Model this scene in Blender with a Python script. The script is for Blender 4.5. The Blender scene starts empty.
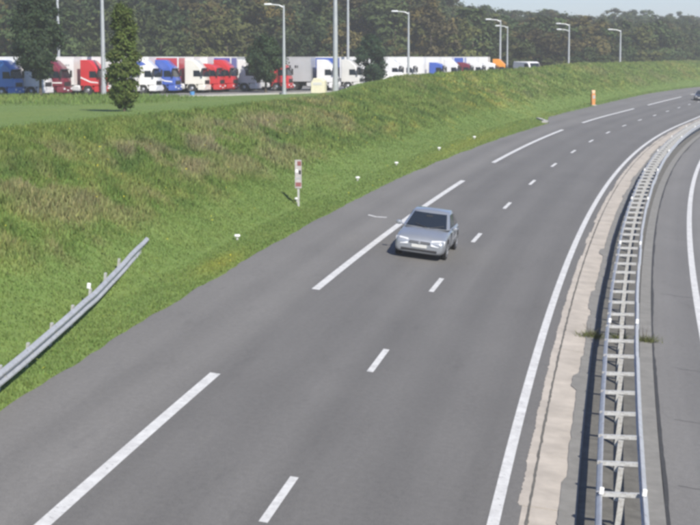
import bpy, math, random
import numpy as np
from mathutils import Vector, Matrix

rng = np.random.default_rng(7)
random.seed(7)
SC = bpy.context.scene
COL = SC.collection

# ------------------------------------------------------------------ camera, sky, sun, exposure
CAMZ = 9.0                      # eye height above the datum (standing on an overbridge)
PITCH = math.atan((262.5 - 57.0) / 1628.08)
cam_d = bpy.data.cameras.new('camera')
cam = bpy.data.objects.new('camera', cam_d)
COL.objects.link(cam)
cam.location = (0, 0, CAMZ)
cam.rotation_euler = (math.pi / 2 - PITCH, 0, 0)
cam_d.sensor_width = 36.0
cam_d.lens = 36.0 * 1628.08 / 700.0
cam_d.clip_start = 0.5
cam_d.clip_end = 20000
SC.camera = cam

SUN_TO = Vector((0.50, -1.0, 0.95)).normalized()      # towards the sun
world = bpy.data.worlds.new('World')
SC.world = world
world.use_nodes = True
wn, wl = world.node_tree.nodes, world.node_tree.links
bg = wn['Background']
sky = wn.new('ShaderNodeTexSky')
sky.sky_type = 'NISHITA'
sky.sun_disc = False
sky.sun_elevation = math.asin(SUN_TO.z)
sky.sun_rotation = math.atan2(SUN_TO.x, SUN_TO.y)
sky.air_density = 1.0
sky.dust_density = 0.3
sky.ozone_density = 1.5
tint = wn.new('ShaderNodeMix'); tint.data_type = 'RGBA'; tint.blend_type = 'MULTIPLY'; tint.inputs[0].default_value = 1.0
tint.inputs[7].default_value = (.64, .73, 1.0, 1)
wl.new(sky.outputs[0], tint.inputs[6]); wl.new(tint.outputs[2], bg.inputs[0])
bg.inputs[1].default_value = 0.095
sun_d = bpy.data.lights.new('sun', 'SUN')
sun_d.energy = 4.8
sun_d.angle = math.radians(0.6)
sun_d.color = (1.0, 0.94, 0.84)
sun = bpy.data.objects.new('sun', sun_d)
COL.objects.link(sun)
sun.location = (60, 0, 80)
sun.rotation_euler = (-SUN_TO).to_track_quat('-Z', 'Y').to_euler()
SC.view_settings.view_transform = 'Standard'
SC.view_settings.look = 'None'
SC.view_settings.exposure = 0.5
SC.view_settings.gamma = 1.0
SC.cycles.filter_width = 3.2
SC.cycles.max_bounces = 6
SC.cycles.volume_bounces = 1
SC.cycles.use_denoising = True

# ------------------------------------------------------------------ helpers
def tag(o, label=None, cat=None, group=None, kind=None):
    if label: o['label'] = label
    if cat: o['category'] = cat
    if group: o['group'] = group
    if kind: o['kind'] = kind
    return o

def empty(name, loc, rz=0.0):
    o = bpy.data.objects.new(name, None)
    COL.objects.link(o)
    o.empty_display_size = 0.2
    o.location = loc
    o.rotation_euler = (0, 0, rz)
    return o

def link_obj(name, me, parent=None, mats=None):
    o = bpy.data.objects.new(name, me)
    COL.objects.link(o)
    if parent is not None:
        o.parent = parent
    if mats is not None:
        for m in (mats if isinstance(mats, (list, tuple)) else [mats]):
            if m.name not in [q.name for q in me.materials if q]:
                me.materials.append(m)
    return o

def np_mesh(name, V, F, smooth=False, col=None, uv=None, mat_idx=None):
    """fast mesh from numpy; F an (n,3) or (n,4) array"""
    V = np.asarray(V, np.float32); F = np.asarray(F, np.int32)
    me = bpy.data.meshes.new(name)
    n, k = F.shape
    me.vertices.add(len(V)); me.vertices.foreach_set('co', V.ravel())
    me.loops.add(n * k); me.loops.foreach_set('vertex_index', F.ravel())
    me.polygons.add(n)
    me.polygons.foreach_set('loop_start', np.arange(0, n * k, k, dtype=np.int32))
    me.polygons.foreach_set('loop_total', np.full(n, k, np.int32))
    me.polygons.foreach_set('use_smooth', np.full(n, bool(smooth)))
    if mat_idx is not None:
        me.polygons.foreach_set('material_index', np.asarray(mat_idx, np.int32))
    me.update(calc_edges=True)
    if col is not None:
        a = me.color_attributes.new('Col', 'FLOAT_COLOR', 'POINT')
        c = np.ones((len(V), 4), np.float32); c[:, :3] = col
        a.data.foreach_set('color', c.ravel())
    if uv is not None:
        l = me.uv_layers.new(name='UVMap')
        l.data.foreach_set('uv', np.asarray(uv, np.float32)[F.ravel()].ravel())
    me.validate()
    return me

class MB:
    """collects simple solids, builds one mesh"""
    def __init__(self): self.v = []; self.f = []
    def add(self, vs, fs):
        b = len(self.v)
        self.v += [tuple(p) for p in vs]; self.f += [tuple(i + b for i in q) for q in fs]
        return self
    def box(self, x0, x1, y0, y1, z0, z1, m=None, bev=0.0):
        if bev > 0:
            b = bev
            vs = []
            for z, k in ((z0, b), (z0 + b, 0), (z1 - b, 0), (z1, b)):
                for (sx, sy) in ((0, 0), (1, 0), (1, 1), (0, 1)):
                    X = (x0, x1)[sx]; Y = (y0, y1)[sy]; dx = (1, -1)[sx]; dy = (1, -1)[sy]
                    if k: vs += [(X + dx * b, Y + dy * b, z)] * 2
                    else:
                        p = (X + dx * b, Y, z); q = (X, Y + dy * b, z)
                        vs += ([q, p] if (sx, sy) in ((0, 0), (1, 1)) else [p, q])
            fs = [tuple(range(7, -1, -1)), tuple(range(24, 32))]
            for r in range(3):
                for i in range(8):
                    j = (i + 1) % 8
                    fs.append((r * 8 + i, r * 8 + j, r * 8 + 8 + j, r * 8 + 8 + i))
        else:
            vs = [(x0, y0, z0), (x1, y0, z0), (x1, y1, z0), (x0, y1, z0), (x0, y0, z1), (x1, y0, z1), (x1, y1, z1), (x0, y1, z1)]
            fs = [(3, 2, 1, 0), (4, 5, 6, 7), (0, 1, 5, 4), (1, 2, 6, 5), (2, 3, 7, 6), (3, 0, 4, 7)]
        if m is not None: vs = [m @ Vector(p) for p in vs]
        return self.add(vs, fs)
    def tube(self, p0, p1, r0, r1=None, n=10, caps=True):
        r1 = r0 if r1 is None else r1
        p0 = Vector(p0); p1 = Vector(p1); d = (p1 - p0).normalized()
        a = d.orthogonal().normalized(); b = d.cross(a)
        vs = []
        for p, r in ((p0, r0), (p1, r1)):
            for i in range(n):
                t = 2 * math.pi * i / n
                vs.append(p + a * (r * math.cos(t)) + b * (r * math.sin(t)))
        fs = [(i, (i + 1) % n, n + (i + 1) % n, n + i) for i in range(n)]
        if caps: fs += [tuple(range(n - 1, -1, -1)), tuple(range(n, 2 * n))]
        return self.add(vs, fs)
    def path(self, pts, radii, n=8):
        for i in range(len(pts) - 1):
            self.tube(pts[i], pts[i + 1], radii[i], radii[i + 1], n, True)
        return self
    def lathe_y(self, prof, n=24, cy=0.0, cx=0.0, cz=0.0):
        """profile of (y, r) turned round the Y axis"""
        vs = []; fs = []
        for (y, r) in prof:
            for i in range(n):
                t = 2 * math.pi * i / n
                vs.append((cx + r * math.cos(t), cy + y, cz + r * math.sin(t)))
        for k in range(len(prof) - 1):
            for i in range(n):
                j = (i + 1) % n
                fs.append((k * n + i, k * n + j, (k + 1) * n + j, (k + 1) * n + i))
        fs.append(tuple(range(n))); fs.append(tuple(range((len(prof) - 1) * n, len(prof) * n))[::-1])
        return self.add(vs, fs)
    def extrude_y(self, poly, y0, y1, inset=0.0):
        """polygon in (x,z) between y0 and y1; inset rounds the two long rims"""
        n = len(poly)
        cx = sum(p[0] for p in poly) / n; cz = sum(p[1] for p in poly) / n
        def ins(p):
            d = math.hypot(p[0] - cx, p[1] - cz); k = max(0, (d - inset) / d)
            return (cx + (p[0] - cx) * k, cz + (p[1] - cz) * k)
        rings = [(y0, True), (y0 + inset, False), (y1 - inset, False), (y1, True)] if inset else [(y0, False), (y1, False)]
        vs = []
        for y, isin in rings:
            for p in poly:
                q = ins(p) if isin else p
                vs.append((q[0], y, q[1]))
        fs = []
        for r in range(len(rings) - 1):
            for i in range(n):
                j = (i + 1) % n
                fs.append((r * n + i, r * n + j, (r + 1) * n + j, (r + 1) * n + i))
        fs.append(tuple(range(n))[::-1]); fs.append(tuple(range((len(rings) - 1) * n, len(rings) * n)))
        return self.add(vs, fs)
    def mesh(self, name, smooth=False):
        me = bpy.data.meshes.new(name)
        me.from_pydata(self.v, [], self.f)
        import bmesh
        bm = bmesh.new(); bm.from_mesh(me)
        bmesh.ops.remove_doubles(bm, verts=bm.verts, dist=1e-5)
        bmesh.ops.recalc_face_normals(bm, faces=bm.faces)
        bm.to_mesh(me); bm.free()
        me.polygons.foreach_set('use_smooth', [bool(smooth)] * len(me.polygons))
        if smooth:
            try: me.set_sharp_from_angle(angle=math.radians(40))
            except Exception: pass
        me.update()
        return me
    def build(self, name, mat, parent=None, smooth=False):
        return link_obj(name, self.mesh(name, smooth), parent, mat)

# ------------------------------------------------------------------ materials
MATS = {}
def mat(name, base=(.5, .5, .5), rough=.6, metal=0.0, coat=0.0, var=0.0, vscale=3.0, bump=0.0, bscale=40.0, var2=None, emit=None):
    if name in MATS: return MATS[name]
    m = bpy.data.materials.new(name); m.use_nodes = True
    nt = m.node_tree; b = nt.nodes['Principled BSDF']
    b.inputs['Roughness'].default_value = rough
    b.inputs['Metallic'].default_value = metal
    b.inputs['Coat Weight'].default_value = coat
    b.inputs['Base Color'].default_value = (*base, 1)
    if var > 0 or bump > 0:
        tc = nt.nodes.new('ShaderNodeTexCoord')
    if var > 0:
        n1 = nt.nodes.new('ShaderNodeTexNoise'); n1.inputs['Scale'].default_value = vscale; n1.inputs['Detail'].default_value = 8; n1.inputs['Roughness'].default_value = .65
        nt.links.new(tc.outputs['Object'], n1.inputs['Vector'])
        r = nt.nodes.new('ShaderNodeMapRange'); r.inputs['From Min'].default_value = .3; r.inputs['From Max'].default_value = .7
        nt.links.new(n1.outputs['Fac'], r.inputs['Value'])
        mx = nt.nodes.new('ShaderNodeMix'); mx.data_type = 'RGBA'
        d = var2 if var2 else tuple(c * (1 - var) for c in base)
        mx.inputs[6].default_value = (*d, 1); mx.inputs[7].default_value = (*[min(1, c * (1 + var * .4)) for c in base], 1)
        nt.links.new(r.outputs[0], mx.inputs[0]); nt.links.new(mx.outputs[2], b.inputs['Base Color'])
    if bump > 0:
        n2 = nt.nodes.new('ShaderNodeTexNoise'); n2.inputs['Scale'].default_value = bscale; n2.inputs['Detail'].default_value = 4
        nt.links.new(tc.outputs['Object'], n2.inputs['Vector'])
        bp = nt.nodes.new('ShaderNodeBump'); bp.inputs['Strength'].default_value = bump; bp.inputs['Distance'].default_value = .02
        nt.links.new(n2.outputs['Fac'], bp.inputs['Height']); nt.links.new(bp.outputs[0], b.inputs['Normal'])
    MATS[name] = m
    return m

def mat_attr(name, rough=.75, noise=0.25, nscale=6.0, transl=0.0, bump=0.0, spec=.2):
    """base colour read from the 'Col' attribute, modulated by a little noise"""
    m = bpy.data.materials.new(name); m.use_nodes = True
    nt = m.node_tree; b = nt.nodes['Principled BSDF']
    b.inputs['Roughness'].default_value = rough
    b.inputs['Specular IOR Level'].default_value = spec
    at = nt.nodes.new('ShaderNodeAttribute'); at.attribute_name = 'Col'
    tc = nt.nodes.new('ShaderNodeTexCoord')
    n1 = nt.nodes.new('ShaderNodeTexNoise'); n1.inputs['Scale'].default_value = nscale; n1.inputs['Detail'].default_value = 6; n1.inputs['Roughness'].default_value = .7
    nt.links.new(tc.outputs['Object'], n1.inputs['Vector'])
    r = nt.nodes.new('ShaderNodeMapRange'); r.inputs['From Min'].default_value = .25; r.inputs['From Max'].default_value = .75
    r.inputs['To Min'].default_value = 1 - noise; r.inputs['To Max'].default_value = 1 + noise
    nt.links.new(n1.outputs['Fac'], r.inputs['Value'])
    mx = nt.nodes.new('ShaderNodeMix'); mx.data_type = 'RGBA'; mx.blend_type = 'MULTIPLY'; mx.inputs[0].default_value = 1
    nt.links.new(at.outputs['Color'], mx.inputs[6]); nt.links.new(r.outputs[0], mx.inputs[7])
    nt.links.new(mx.outputs[2], b.inputs['Base Color'])
    if bump > 0:
        bp = nt.nodes.new('ShaderNodeBump'); bp.inputs['Strength'].default_value = bump; bp.inputs['Distance'].default_value = .1
        nt.links.new(n1.outputs['Fac'], bp.inputs['Height']); nt.links.new(bp.outputs[0], b.inputs['Normal'])
    if transl > 0:
        t = nt.nodes.new('ShaderNodeBsdfTranslucent'); nt.links.new(mx.outputs[2], t.inputs['Color'])
        ms = nt.nodes.new('ShaderNodeMixShader'); ms.inputs[0].default_value = transl
        out = nt.nodes['Material Output']
        nt.links.new(b.outputs[0], ms.inputs[1]); nt.links.new(t.outputs[0], ms.inputs[2]); nt.links.new(ms.outputs[0], out.inputs['Surface'])
    return m

def mat_asphalt(name, base, shoulder=None):
    """UV = (offset across, metres along): grain, long tyre streaks, patches, cracks"""
    m = bpy.data.materials.new(name); m.use_nodes = True
    nt = m.node_tree; L = nt.links; N = nt.nodes; b = N['Principled BSDF']
    b.inputs['Roughness'].default_value = .82
    b.inputs['Specular IOR Level'].default_value = .35
    uv = N.new('ShaderNodeUVMap'); uv.uv_map = 'UVMap'
    def noise(sx, sy, scale, det=5, rough=.6):
        mp = N.new('ShaderNodeMapping'); mp.inputs['Scale'].default_value = (sx, sy, 1)
        L.new(uv.outputs[0], mp.inputs[0])
        n = N.new('ShaderNodeTexNoise'); n.inputs['Scale'].default_value = scale; n.inputs['Detail'].default_value = det; n.inputs['Roughness'].default_value = rough
        L.new(mp.outputs[0], n.inputs['Vector']); return n
    def rng_(n, a, c, lo, hi):
        r = N.new('ShaderNodeMapRange'); r.inputs['From Min'].default_value = a; r.inputs['From Max'].default_value = c
        r.inputs['To Min'].default_value = lo; r.inputs['To Max'].default_value = hi
        L.new(n, r.inputs['Value']); return r.outputs[0]
    def mul(a, c):
        x = N.new('ShaderNodeMath'); x.operation = 'MULTIPLY'; L.new(a, x.inputs[0]); L.new(c, x.inputs[1]); return x.outputs[0]
    streak = rng_(noise(1.1, .012, 1.0, 4).outputs['Fac'], .3, .7, .93, 1.06)
    patch = rng_(noise(.35, .12, 1.0, 6).outputs['Fac'], .3, .7, .92, 1.07)
    grain = rng_(noise(1, 1, 38, 3, .8).outputs['Fac'], .25, .75, .62, 1.38)
    fac = mul(mul(streak, patch), grain)
    fac = mul(fac, rng_(noise(1, .8, 7, 4, .75).outputs['Fac'], .3, .7, .88, 1.11))
    fac = mul(fac, rng_(noise(.9, .25, 1.3, 6, .7).outputs['Fac'], .58, .72, 1.0, .86))
    sep = N.new('ShaderNodeSeparateXYZ'); L.new(uv.outputs[0], sep.inputs[0])
    # tyre-polished wheel tracks: two per lane, 3.5 m lanes
    wv = N.new('ShaderNodeMath'); wv.operation = 'MULTIPLY'; wv.inputs[1].default_value = 2 * math.pi / 1.75; L.new(sep.outputs[0], wv.inputs[0])
    cs = N.new('ShaderNodeMath'); cs.operation = 'COSINE'; L.new(wv.outputs[0], cs.inputs[0])
    fac = mul(fac, rng_(cs.outputs[0], -1, 1, 1.05, .94))
    mx = N.new('ShaderNodeMix'); mx.data_type = 'RGBA'
    mx.inputs[6].default_value = (*base, 1); mx.inputs[7].default_value = (*(shoulder or base), 1)
    L.new(rng_(sep.outputs[0], -3.2, -3.7, 0, 1), mx.inputs[0])
    mm = N.new('ShaderNodeMix'); mm.data_type = 'RGBA'; mm.blend_type = 'MULTIPLY'; mm.inputs[0].default_value = 1
    L.new(mx.outputs[2], mm.inputs[6]); L.new(fac, mm.inputs[7])
    L.new(mm.outputs[2], b.inputs['Base Color'])
    bp = N.new('ShaderNodeBump'); bp.inputs['Strength'].default_value = .35; bp.inputs['Distance'].default_value = .006
    L.new(noise(1, 1, 60, 3, .8).outputs['Fac'], bp.inputs['Height']); L.new(bp.outputs[0], b.inputs['Normal'])
    return m

M_ASPH = mat_asphalt('asphalt_worn', (.135, .131, .123), (.158, .153, .143))
M_ASPH2 = mat_asphalt('asphalt_opposite', (.158, .154, .147), (.158, .154, .147))
M_PAINT = mat('road_paint', (.60, .60, .58), .6, var=.22, vscale=3, var2=(.46, .455, .44), bump=.2, bscale=60)
def wear(m, dirt, thr=.62):
    """paint chipped through to the road in specks and scuffs"""
    nt = m.node_tree; b = nt.nodes['Principled BSDF']; src = b.inputs['Base Color'].links[0].from_socket
    tc = nt.nodes.new('ShaderNodeTexCoord'); n = nt.nodes.new('ShaderNodeTexNoise'); n.inputs['Scale'].default_value = 9; n.inputs['Detail'].default_value = 9; n.inputs['Roughness'].default_value = .75
    nt.links.new(tc.outputs['Object'], n.inputs['Vector'])
    r = nt.nodes.new('ShaderNodeMapRange'); r.inputs['From Min'].default_value = thr - .06; r.inputs['From Max'].default_value = thr + .04; r.inputs['To Max'].default_value = .8
    nt.links.new(n.outputs['Fac'], r.inputs['Value'])
    x = nt.nodes.new('ShaderNodeMix'); x.data_type = 'RGBA'; x.inputs[7].default_value = (*dirt, 1)
    nt.links.new(r.outputs[0], x.inputs[0]); nt.links.new(src, x.inputs[6]); nt.links.new(x.outputs[2], b.inputs['Base Color'])
wear(M_PAINT, (.17, .165, .16))
M_GUTTER = mat('gutter_concrete', (.435, .392, .336), .85, var=.25, vscale=1.2, bump=.3, bscale=30)
M_DIRT = mat('median_dirt', (.125, .120, .105), .95, var=.35, vscale=3, bump=.5, bscale=25)
M_CONC = mat('median_concrete', (.205, .20, .185), .9, var=.22, vscale=2.2, bump=.3, bscale=30)
M_TAR = mat('joint_tar', (.045, .045, .045), .8, var=.3, vscale=6)
M_GALV = mat('galvanised_steel', (.47, .48, .49), .5, metal=.3, var=.16, vscale=2.5)
M_GALV_OLD = mat('galvanised_steel_weathered', (.50, .50, .48), .6, metal=.15, var=.22, vscale=5)
wear(M_GALV, (.26, .25, .23), .60); wear(M_GALV_OLD, (.24, .21, .17), .58)
M_WHITE = mat('white_plastic', (.78, .78, .76), .5, var=.1)
M_LOT = mat('lot_asphalt', (.20, .195, .185), .9, var=.2, vscale=.4)
M_KERB = mat('kerb_concrete', (.40, .39, .36), .85, var=.2, vscale=3)
M_GLASS = mat('dark_glass', (.014, .02, .03), .08)
M_GLASS.node_tree.nodes['Principled BSDF'].inputs['Specular IOR Level'].default_value = .3
M_TYRE = mat('tyre_rubber', (.022, .022, .022), .85, var=.2, vscale=8)
M_RIM = mat('alloy_rim', (.5, .51, .53), .35, metal=.7)
M_BLACK = mat('black_plastic', (.025, .025, .027), .6, var=.2, vscale=6)
M_BARK = mat('bark', (.10, .078, .055), .9, var=.4, vscale=4, bump=.6, bscale=14)
M_LAMP = mat('lamp_glass', (.75, .77, .78), .3)
M_POLE = mat('pole_steel', (.42, .44, .45), .5, metal=.35, var=.15, vscale=1.5)

# ------------------------------------------------------------------ the motorway: alignment, road plane, terrain
FH = 9.5675408                                       # eye above the road plane, along its normal
RX0, RTH0, RK, RC = -4.6723894, .118555376, 6.49665e-4, 3.2933632e-6
RM = np.array([[.9934082199, .1131058146, .0186328548], [-.0143550053, -.0385190202, .9991547522], [-.1137279315, .9928360186, .0366414767]])
GS = np.arange(-80.0, 1600.01, .25)
_kap = np.where(GS < 270, RK + RC * np.maximum(GS, -80), RK + RC * 270 * np.clip(1 - (GS - 270) / 400, 0, 1))
_th = np.cumsum(_kap) * .25; _i0 = int(80 / .25); _th = _th - _th[_i0] + RTH0
_px = np.cumsum(np.sin(_th)) * .25; _px = _px - _px[_i0] + RX0
_pz = np.cumsum(np.cos(_th)) * .25; _pz = _pz - _pz[_i0]

def drift(s):                                        # the alignment eases off to the outside further up
    t = np.maximum(np.asarray(s, float) - 175, 0) / 40
    return -np.where(t < 2.6, t * t, 6.76 + 5.2 * (t - 2.6))

def rw(s, o, hgt=0.0):
    """road coordinates (metres along, metres right of the lane line, height over the road) -> world array"""
    s = np.asarray(s, float); o = np.asarray(o, float) + drift(s)
    th = np.interp(s, GS, _th)
    X = np.interp(s, GS, _px) + o * np.cos(th); Z = np.interp(s, GS, _pz) - o * np.sin(th)
    P = np.stack([X, np.broadcast_to(hgt - FH, X.shape), Z], -1)
    W = P @ RM.T
    W[..., 2] += CAMZ
    return W

def v3(a): return Vector((float(a[0]), float(a[1]), float(a[2])))
def rp(s, o, hgt=0.0): return v3(rw(np.array([s]), np.array([o]), hgt)[0])
NRM = Vector((RM[0, 1], RM[1, 1], RM[2, 1]))
def frame_at(s, o, hgt=0.0):
    """matrix: x along the road (increasing s), y to the left, z road normal"""
    a = rp(s, o, hgt); b = rp(s + .2, o, hgt)
    x = (b - a).normalized(); z = NRM.normalized(); y = z.cross(x).normalized()
    return Matrix(((x.x, y.x, z.x, a.x), (x.y, y.y, z.y, a.y), (x.z, y.z, z.z, a.z), (0, 0, 0, 1)))

def road_edge(s):
    return np.interp(s, [-80, 60, 87, 111, 140, 149, 152, 158, 240, 300, 1600], [-6.7, -6.7, -6.55, -6.1, -5.65, -5.6, -6.2, -7.0, -7.9, -7.2, -7.0])

EDGE_X = [-400, -60, -45, -36, -24, -19.7, -4.6, 2, 19, 40, 62, 400]
EDGE_Y = [120, 158, 163, 161, 161, 163, 183, 193, 228, 290, 345, 1000]
LOTZ = CAMZ - 4.0
def ss(t): t = np.clip(t, 0, 1); return t * t * (3 - 2 * t)
def vnoise(x, y, seed=0):
    """cheap smooth noise from rotated sines, about -1..1"""
    r = np.random.default_rng(seed); v = 0
    for k in range(7):
        a = r.uniform(0, 6.28); f = r.uniform(.6, 1.7); p = r.uniform(0, 6.28)
        v = v + np.sin(f * (x * np.cos(a) + y * np.sin(a)) + p + 1.3 * np.sin(.7 * f * (y * np.cos(a) - x * np.sin(a)) + p * 2))
    return v / 3.2

def hill(X, Y):
    yf = np.interp(X, [-120, -60, 0, 30, 45, 60, 80, 110, 200], [225, 232, 255, 285, 312, 340, 380, 440, 620])
    A = np.interp(X, [-200, -40, 10, 45, 80, 110, 140, 300], [22, 19, 14, 9.5, 9.0, 12, 11, 12])
    return A * ss((Y - yf) / 260) + 14 * ss((Y - yf - 300) / 1500) * (Y > 0)

CREST = 17.0
def terrain(s, o):
    s = np.asarray(s, float); o = np.asarray(o, float)
    W = rw(s, o, 0.0)
    zp = W[..., 2].copy(); X = W[..., 0]; Y = W[..., 1]
    e = road_edge(s)
    # under and right of the road
    z = zp - .07
    toe = np.minimum(e - 1.5, -8.3)
    zc = CAMZ + np.interp(s, [-80, 40, 60, 110, 119, 125, 134, 155, 195, 255, 320, 1600], [-3.4, -2.95, -2.75, -2.75, -2.72, -2.5, -1.85, -1.6, -1.28, -.9, -.75, -.6])
    zc = zc + .10 * vnoise(s * .09, o * .05, 3)
    toez = rw(s, toe, 0.0)[..., 2]
    # verge
    on_verge = o < e
    vz = zp - .07 + .05 * ss((e - o) / .35)
    z = np.where(on_verge, vz, z)
    # cut slope
    t = (toe - o) / (CREST + toe)
    prof = .15 * ss(t) + .85 * np.clip(t, 0, 1)
    rnd = np.clip(t, 0, 1); prof = prof + .04 * np.sin(rnd * math.pi) * 1.0
    sl = toez - .02 + (zc - toez) * prof + (.10 * vnoise(X * .9, Y * .5, 5) + .06 * vnoise(X * 2.3, Y * 1.6, 6)) * np.sin(np.clip(t, 0, 1) * math.pi)
    z = np.where(t > 0, sl, z)
    # top, falling to the truck park
    dc = -o - CREST
    dl = (np.interp(X, EDGE_X, EDGE_Y) - Y) * .7
    q = np.where(dl <= 0, 1.0, np.maximum(dc, 0) / (np.maximum(dc, 0) + np.maximum(dl, 1e-3)))
    bank = .30 * ss((q - .45) / .3) * ss((1 - q) / .12) * ss((-14 - X) / 8)
    low = CAMZ - 2.95                                  # the bench beside the truck park lies lower than the knoll further on
    kz = ss((1.5 - X) / 4.5) * ss(dc / 5)
    zt = zc * (1 - kz) + np.minimum(zc, low) * kz
    top = zt + (LOTZ - .06 - zt) * np.maximum(q, 1e-9) ** .6 + bank + .05 * vnoise(X * .35, Y * .3, 8) * (1 - q)
    z = np.where(dc > 0, top, z)
    z = z + np.where(dc > 0, hill(X, Y), 0)
    # right-hand side beyond the far carriageway
    zr = rw(s, np.full_like(o, 20.5), 0.0)[..., 2]
    z = np.where(o > 20.5, zr - .05 + .25 * ss((o - 20.5) / 4) * 6, z)
    W[..., 2] = z
    return W

# dry patches, weeds: one field used for the turf and for the blades
def turf_colour(s, o, X, Y, r=None):
    n1 = vnoise(s * .22, o * .5, 21); n2 = vnoise(s * .7, o * 1.3, 22); n3 = vnoise(s * 2.1, o * 3.1, 23); n4 = vnoise(s * .10, o * .3, 24)
    t = np.clip((-8.6 - o) / 8.4, 0, 1.4)
    up = ss((t - .12) / .25) * ss((1.26 - t) / .34)                     # unmown part of the slope
    mown = 1 - up
    dry = ss((n1 * .55 + n2 * .4 + n3 * .18 - .05) / .75) * up * np.interp(s, [20, 45, 120, 150, 400], [.50, .55, .50, .32, .32])
    for (cs, co, rs, ro, k) in ((52, -13.4, 3.2, .9, .8), (54, -12.0, 3, .7, .7), (66, -13.9, 4, .9, .9), (68, -12.3, 3, .8, .9), (75, -13.6, 4, .9, 1.0), (90, -14.4, 7, 1.1, 1.0), (81, -15.0, 4, .8, .7), (49, -10.6, 3, .7, .6), (58, -15.0, 3, .8, .6), (47, -14.8, 3, .8, .7)):
        dry = np.maximum(dry, k * np.exp(-((s - cs) / rs) ** 2 - ((o - co) / ro) ** 2) * ss((n2 + n3 * .6 + .7) / .9))
    verge_y = np.exp(-((s - 54.5) / 3.0) ** 2 - ((o + 7.3) / .45) ** 2) * .8 + np.exp(-((s - 118) / 22) ** 2 - ((o + 7.0) / .8) ** 2) * .6
    yel = ss((n4 * .6 + n3 * .5 + n2 * .3 - .1) / .8) * np.interp(s, [30, 80, 110, 150, 240, 400], [.15, .25, .8, .9, .5, .4]) * np.clip(up + .3, 0, 1)
    yel = np.maximum(yel, verge_y)
    g1 = np.array([.124, .186, .046]); g2 = np.array([.180, .230, .066]); g3 = np.array([.088, .146, .040])
    tan = np.array([.330, .250, .185]); ye = np.array([.265, .262, .048]); lush = np.array([.130, .196, .052])
    w = ss((n2 * .5 + n3 * .5 + 1) / 2)[..., None]
    c = g1 * (1 - w) + g2 * w
    dk = ss((vnoise(s * .9, o * 1.9, 25) - .25) / .6)[..., None] * up[..., None] * .75
    c = c * (1 - dk) + g3 * dk
    m = (mown * .75)[..., None]; c = c * (1 - m) + lush * m
    y = (yel * .7)[..., None]; c = c * (1 - y) + ye * y
    d = np.clip(dry * .58, 0, .65)[..., None]; c = c * (1 - d) + tan * d
    return c, dry, up, yel

# --- ground sheet in road coordinates, fine near, coarse far
S_ = np.unique(np.concatenate([np.arange(-80, 20, 8), np.arange(20, 130, .8), np.arange(130, 380, 1.6), np.arange(380, 420, 8), np.arange(420, 901, 40)]))
O_ = np.unique(np.round(np.concatenate([-np.geomspace(60, 2600, 40), -np.arange(26, 60, 2.0), -np.arange(16, 26, .8), -np.arange(5.4, 16, .35), np.arange(-5, 22, 3), np.array([20.5, 24, 30, 60, 140, 300])]), 3))
SS, OO = np.meshgrid(S_, O_, indexing='ij')
W = terrain(SS, OO)
cc, dry_, up_, _y = turf_colour(SS, OO, W[..., 0], W[..., 1])
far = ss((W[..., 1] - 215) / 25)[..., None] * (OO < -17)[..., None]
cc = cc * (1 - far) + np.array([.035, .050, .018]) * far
ns, no = SS.shape
idx = np.arange(ns * no).reshape(ns, no)
FQ = np.stack([idx[:-1, :-1], idx[:-1, 1:], idx[1:, 1:], idx[1:, :-1]], -1).reshape(-1, 4)
M_TURF = mat_attr('turf', .95, .35, 3.0, 0, .6)
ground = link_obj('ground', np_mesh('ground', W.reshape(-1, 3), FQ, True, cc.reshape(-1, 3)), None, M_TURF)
tag(ground, kind='structure')

def strip(name, s_arr, o_l, o_r, hgt, material, parent=None, nx=2, thick=0.0, pts_noise=None):
    """sheet between offsets o_l(s) and o_r(s) at a height above the road plane, UV = (offset, s)"""
    s_arr = np.asarray(s_arr, float)
    ol = np.broadcast_to(o_l(s_arr) if callable(o_l) else o_l, s_arr.shape).astype(float)
    orr = np.broadcast_to(o_r(s_arr) if callable(o_r) else o_r, s_arr.shape).astype(float)
    t = np.linspace(0, 1, nx)
    O = ol[:, None] * (1 - t) + orr[:, None] * t
    S = np.repeat(s_arr[:, None], nx, 1)
    Wp = rw(S, O, hgt)
    n = len(s_arr); I = np.arange(n * nx).reshape(n, nx)
    F = np.stack([I[:-1, :-1], I[:-1, 1:], I[1:, 1:], I[1:, :-1]], -1).reshape(-1, 4)
    V = Wp.reshape(-1, 3); UV = np.stack([O, S], -1).reshape(-1, 2)
    if thick > 0:
        Vb = rw(S, O, hgt - thick).reshape(-1, 3); b = len(V)
        rim = list(I[:, 0]) + list(I[-1, 1:]) + list(I[::-1, -1][1:]) + list(I[0, ::-1][1:-1])
        R_ = np.array(rim); R2 = np.roll(R_, -1)
        F = np.concatenate([F, np.stack([R_, R2, R2 + b, R_ + b], -1)])
        V = np.concatenate([V, Vb]); UV = np.concatenate([UV, UV])
    return link_obj(name, np_mesh(name, V, F, False, None, UV), parent, material)

SR = np.arange(-60, 520.1, 2.0)
_rag = np.random.default_rng(5)
SRE = np.arange(-60, 520.1, .5)
rag_e = np.cumsum(_rag.normal(0, .03, len(SRE))); rag_e -= np.convolve(rag_e, np.ones(15) / 15, 'same'); rag_e = np.clip(rag_e * .9, -.08, .08)
road = strip('carriageway', SRE, lambda s: road_edge(s) + np.interp(s, SRE, rag_e), 4.52, 0.0, M_ASPH, None, 12)
tag(road, kind='structure')
road2 = strip('opposite_carriageway', SR, 7.42, 20.0, 0.0, M_ASPH2, None, 8)
tag(road2, kind='structure')

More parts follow.
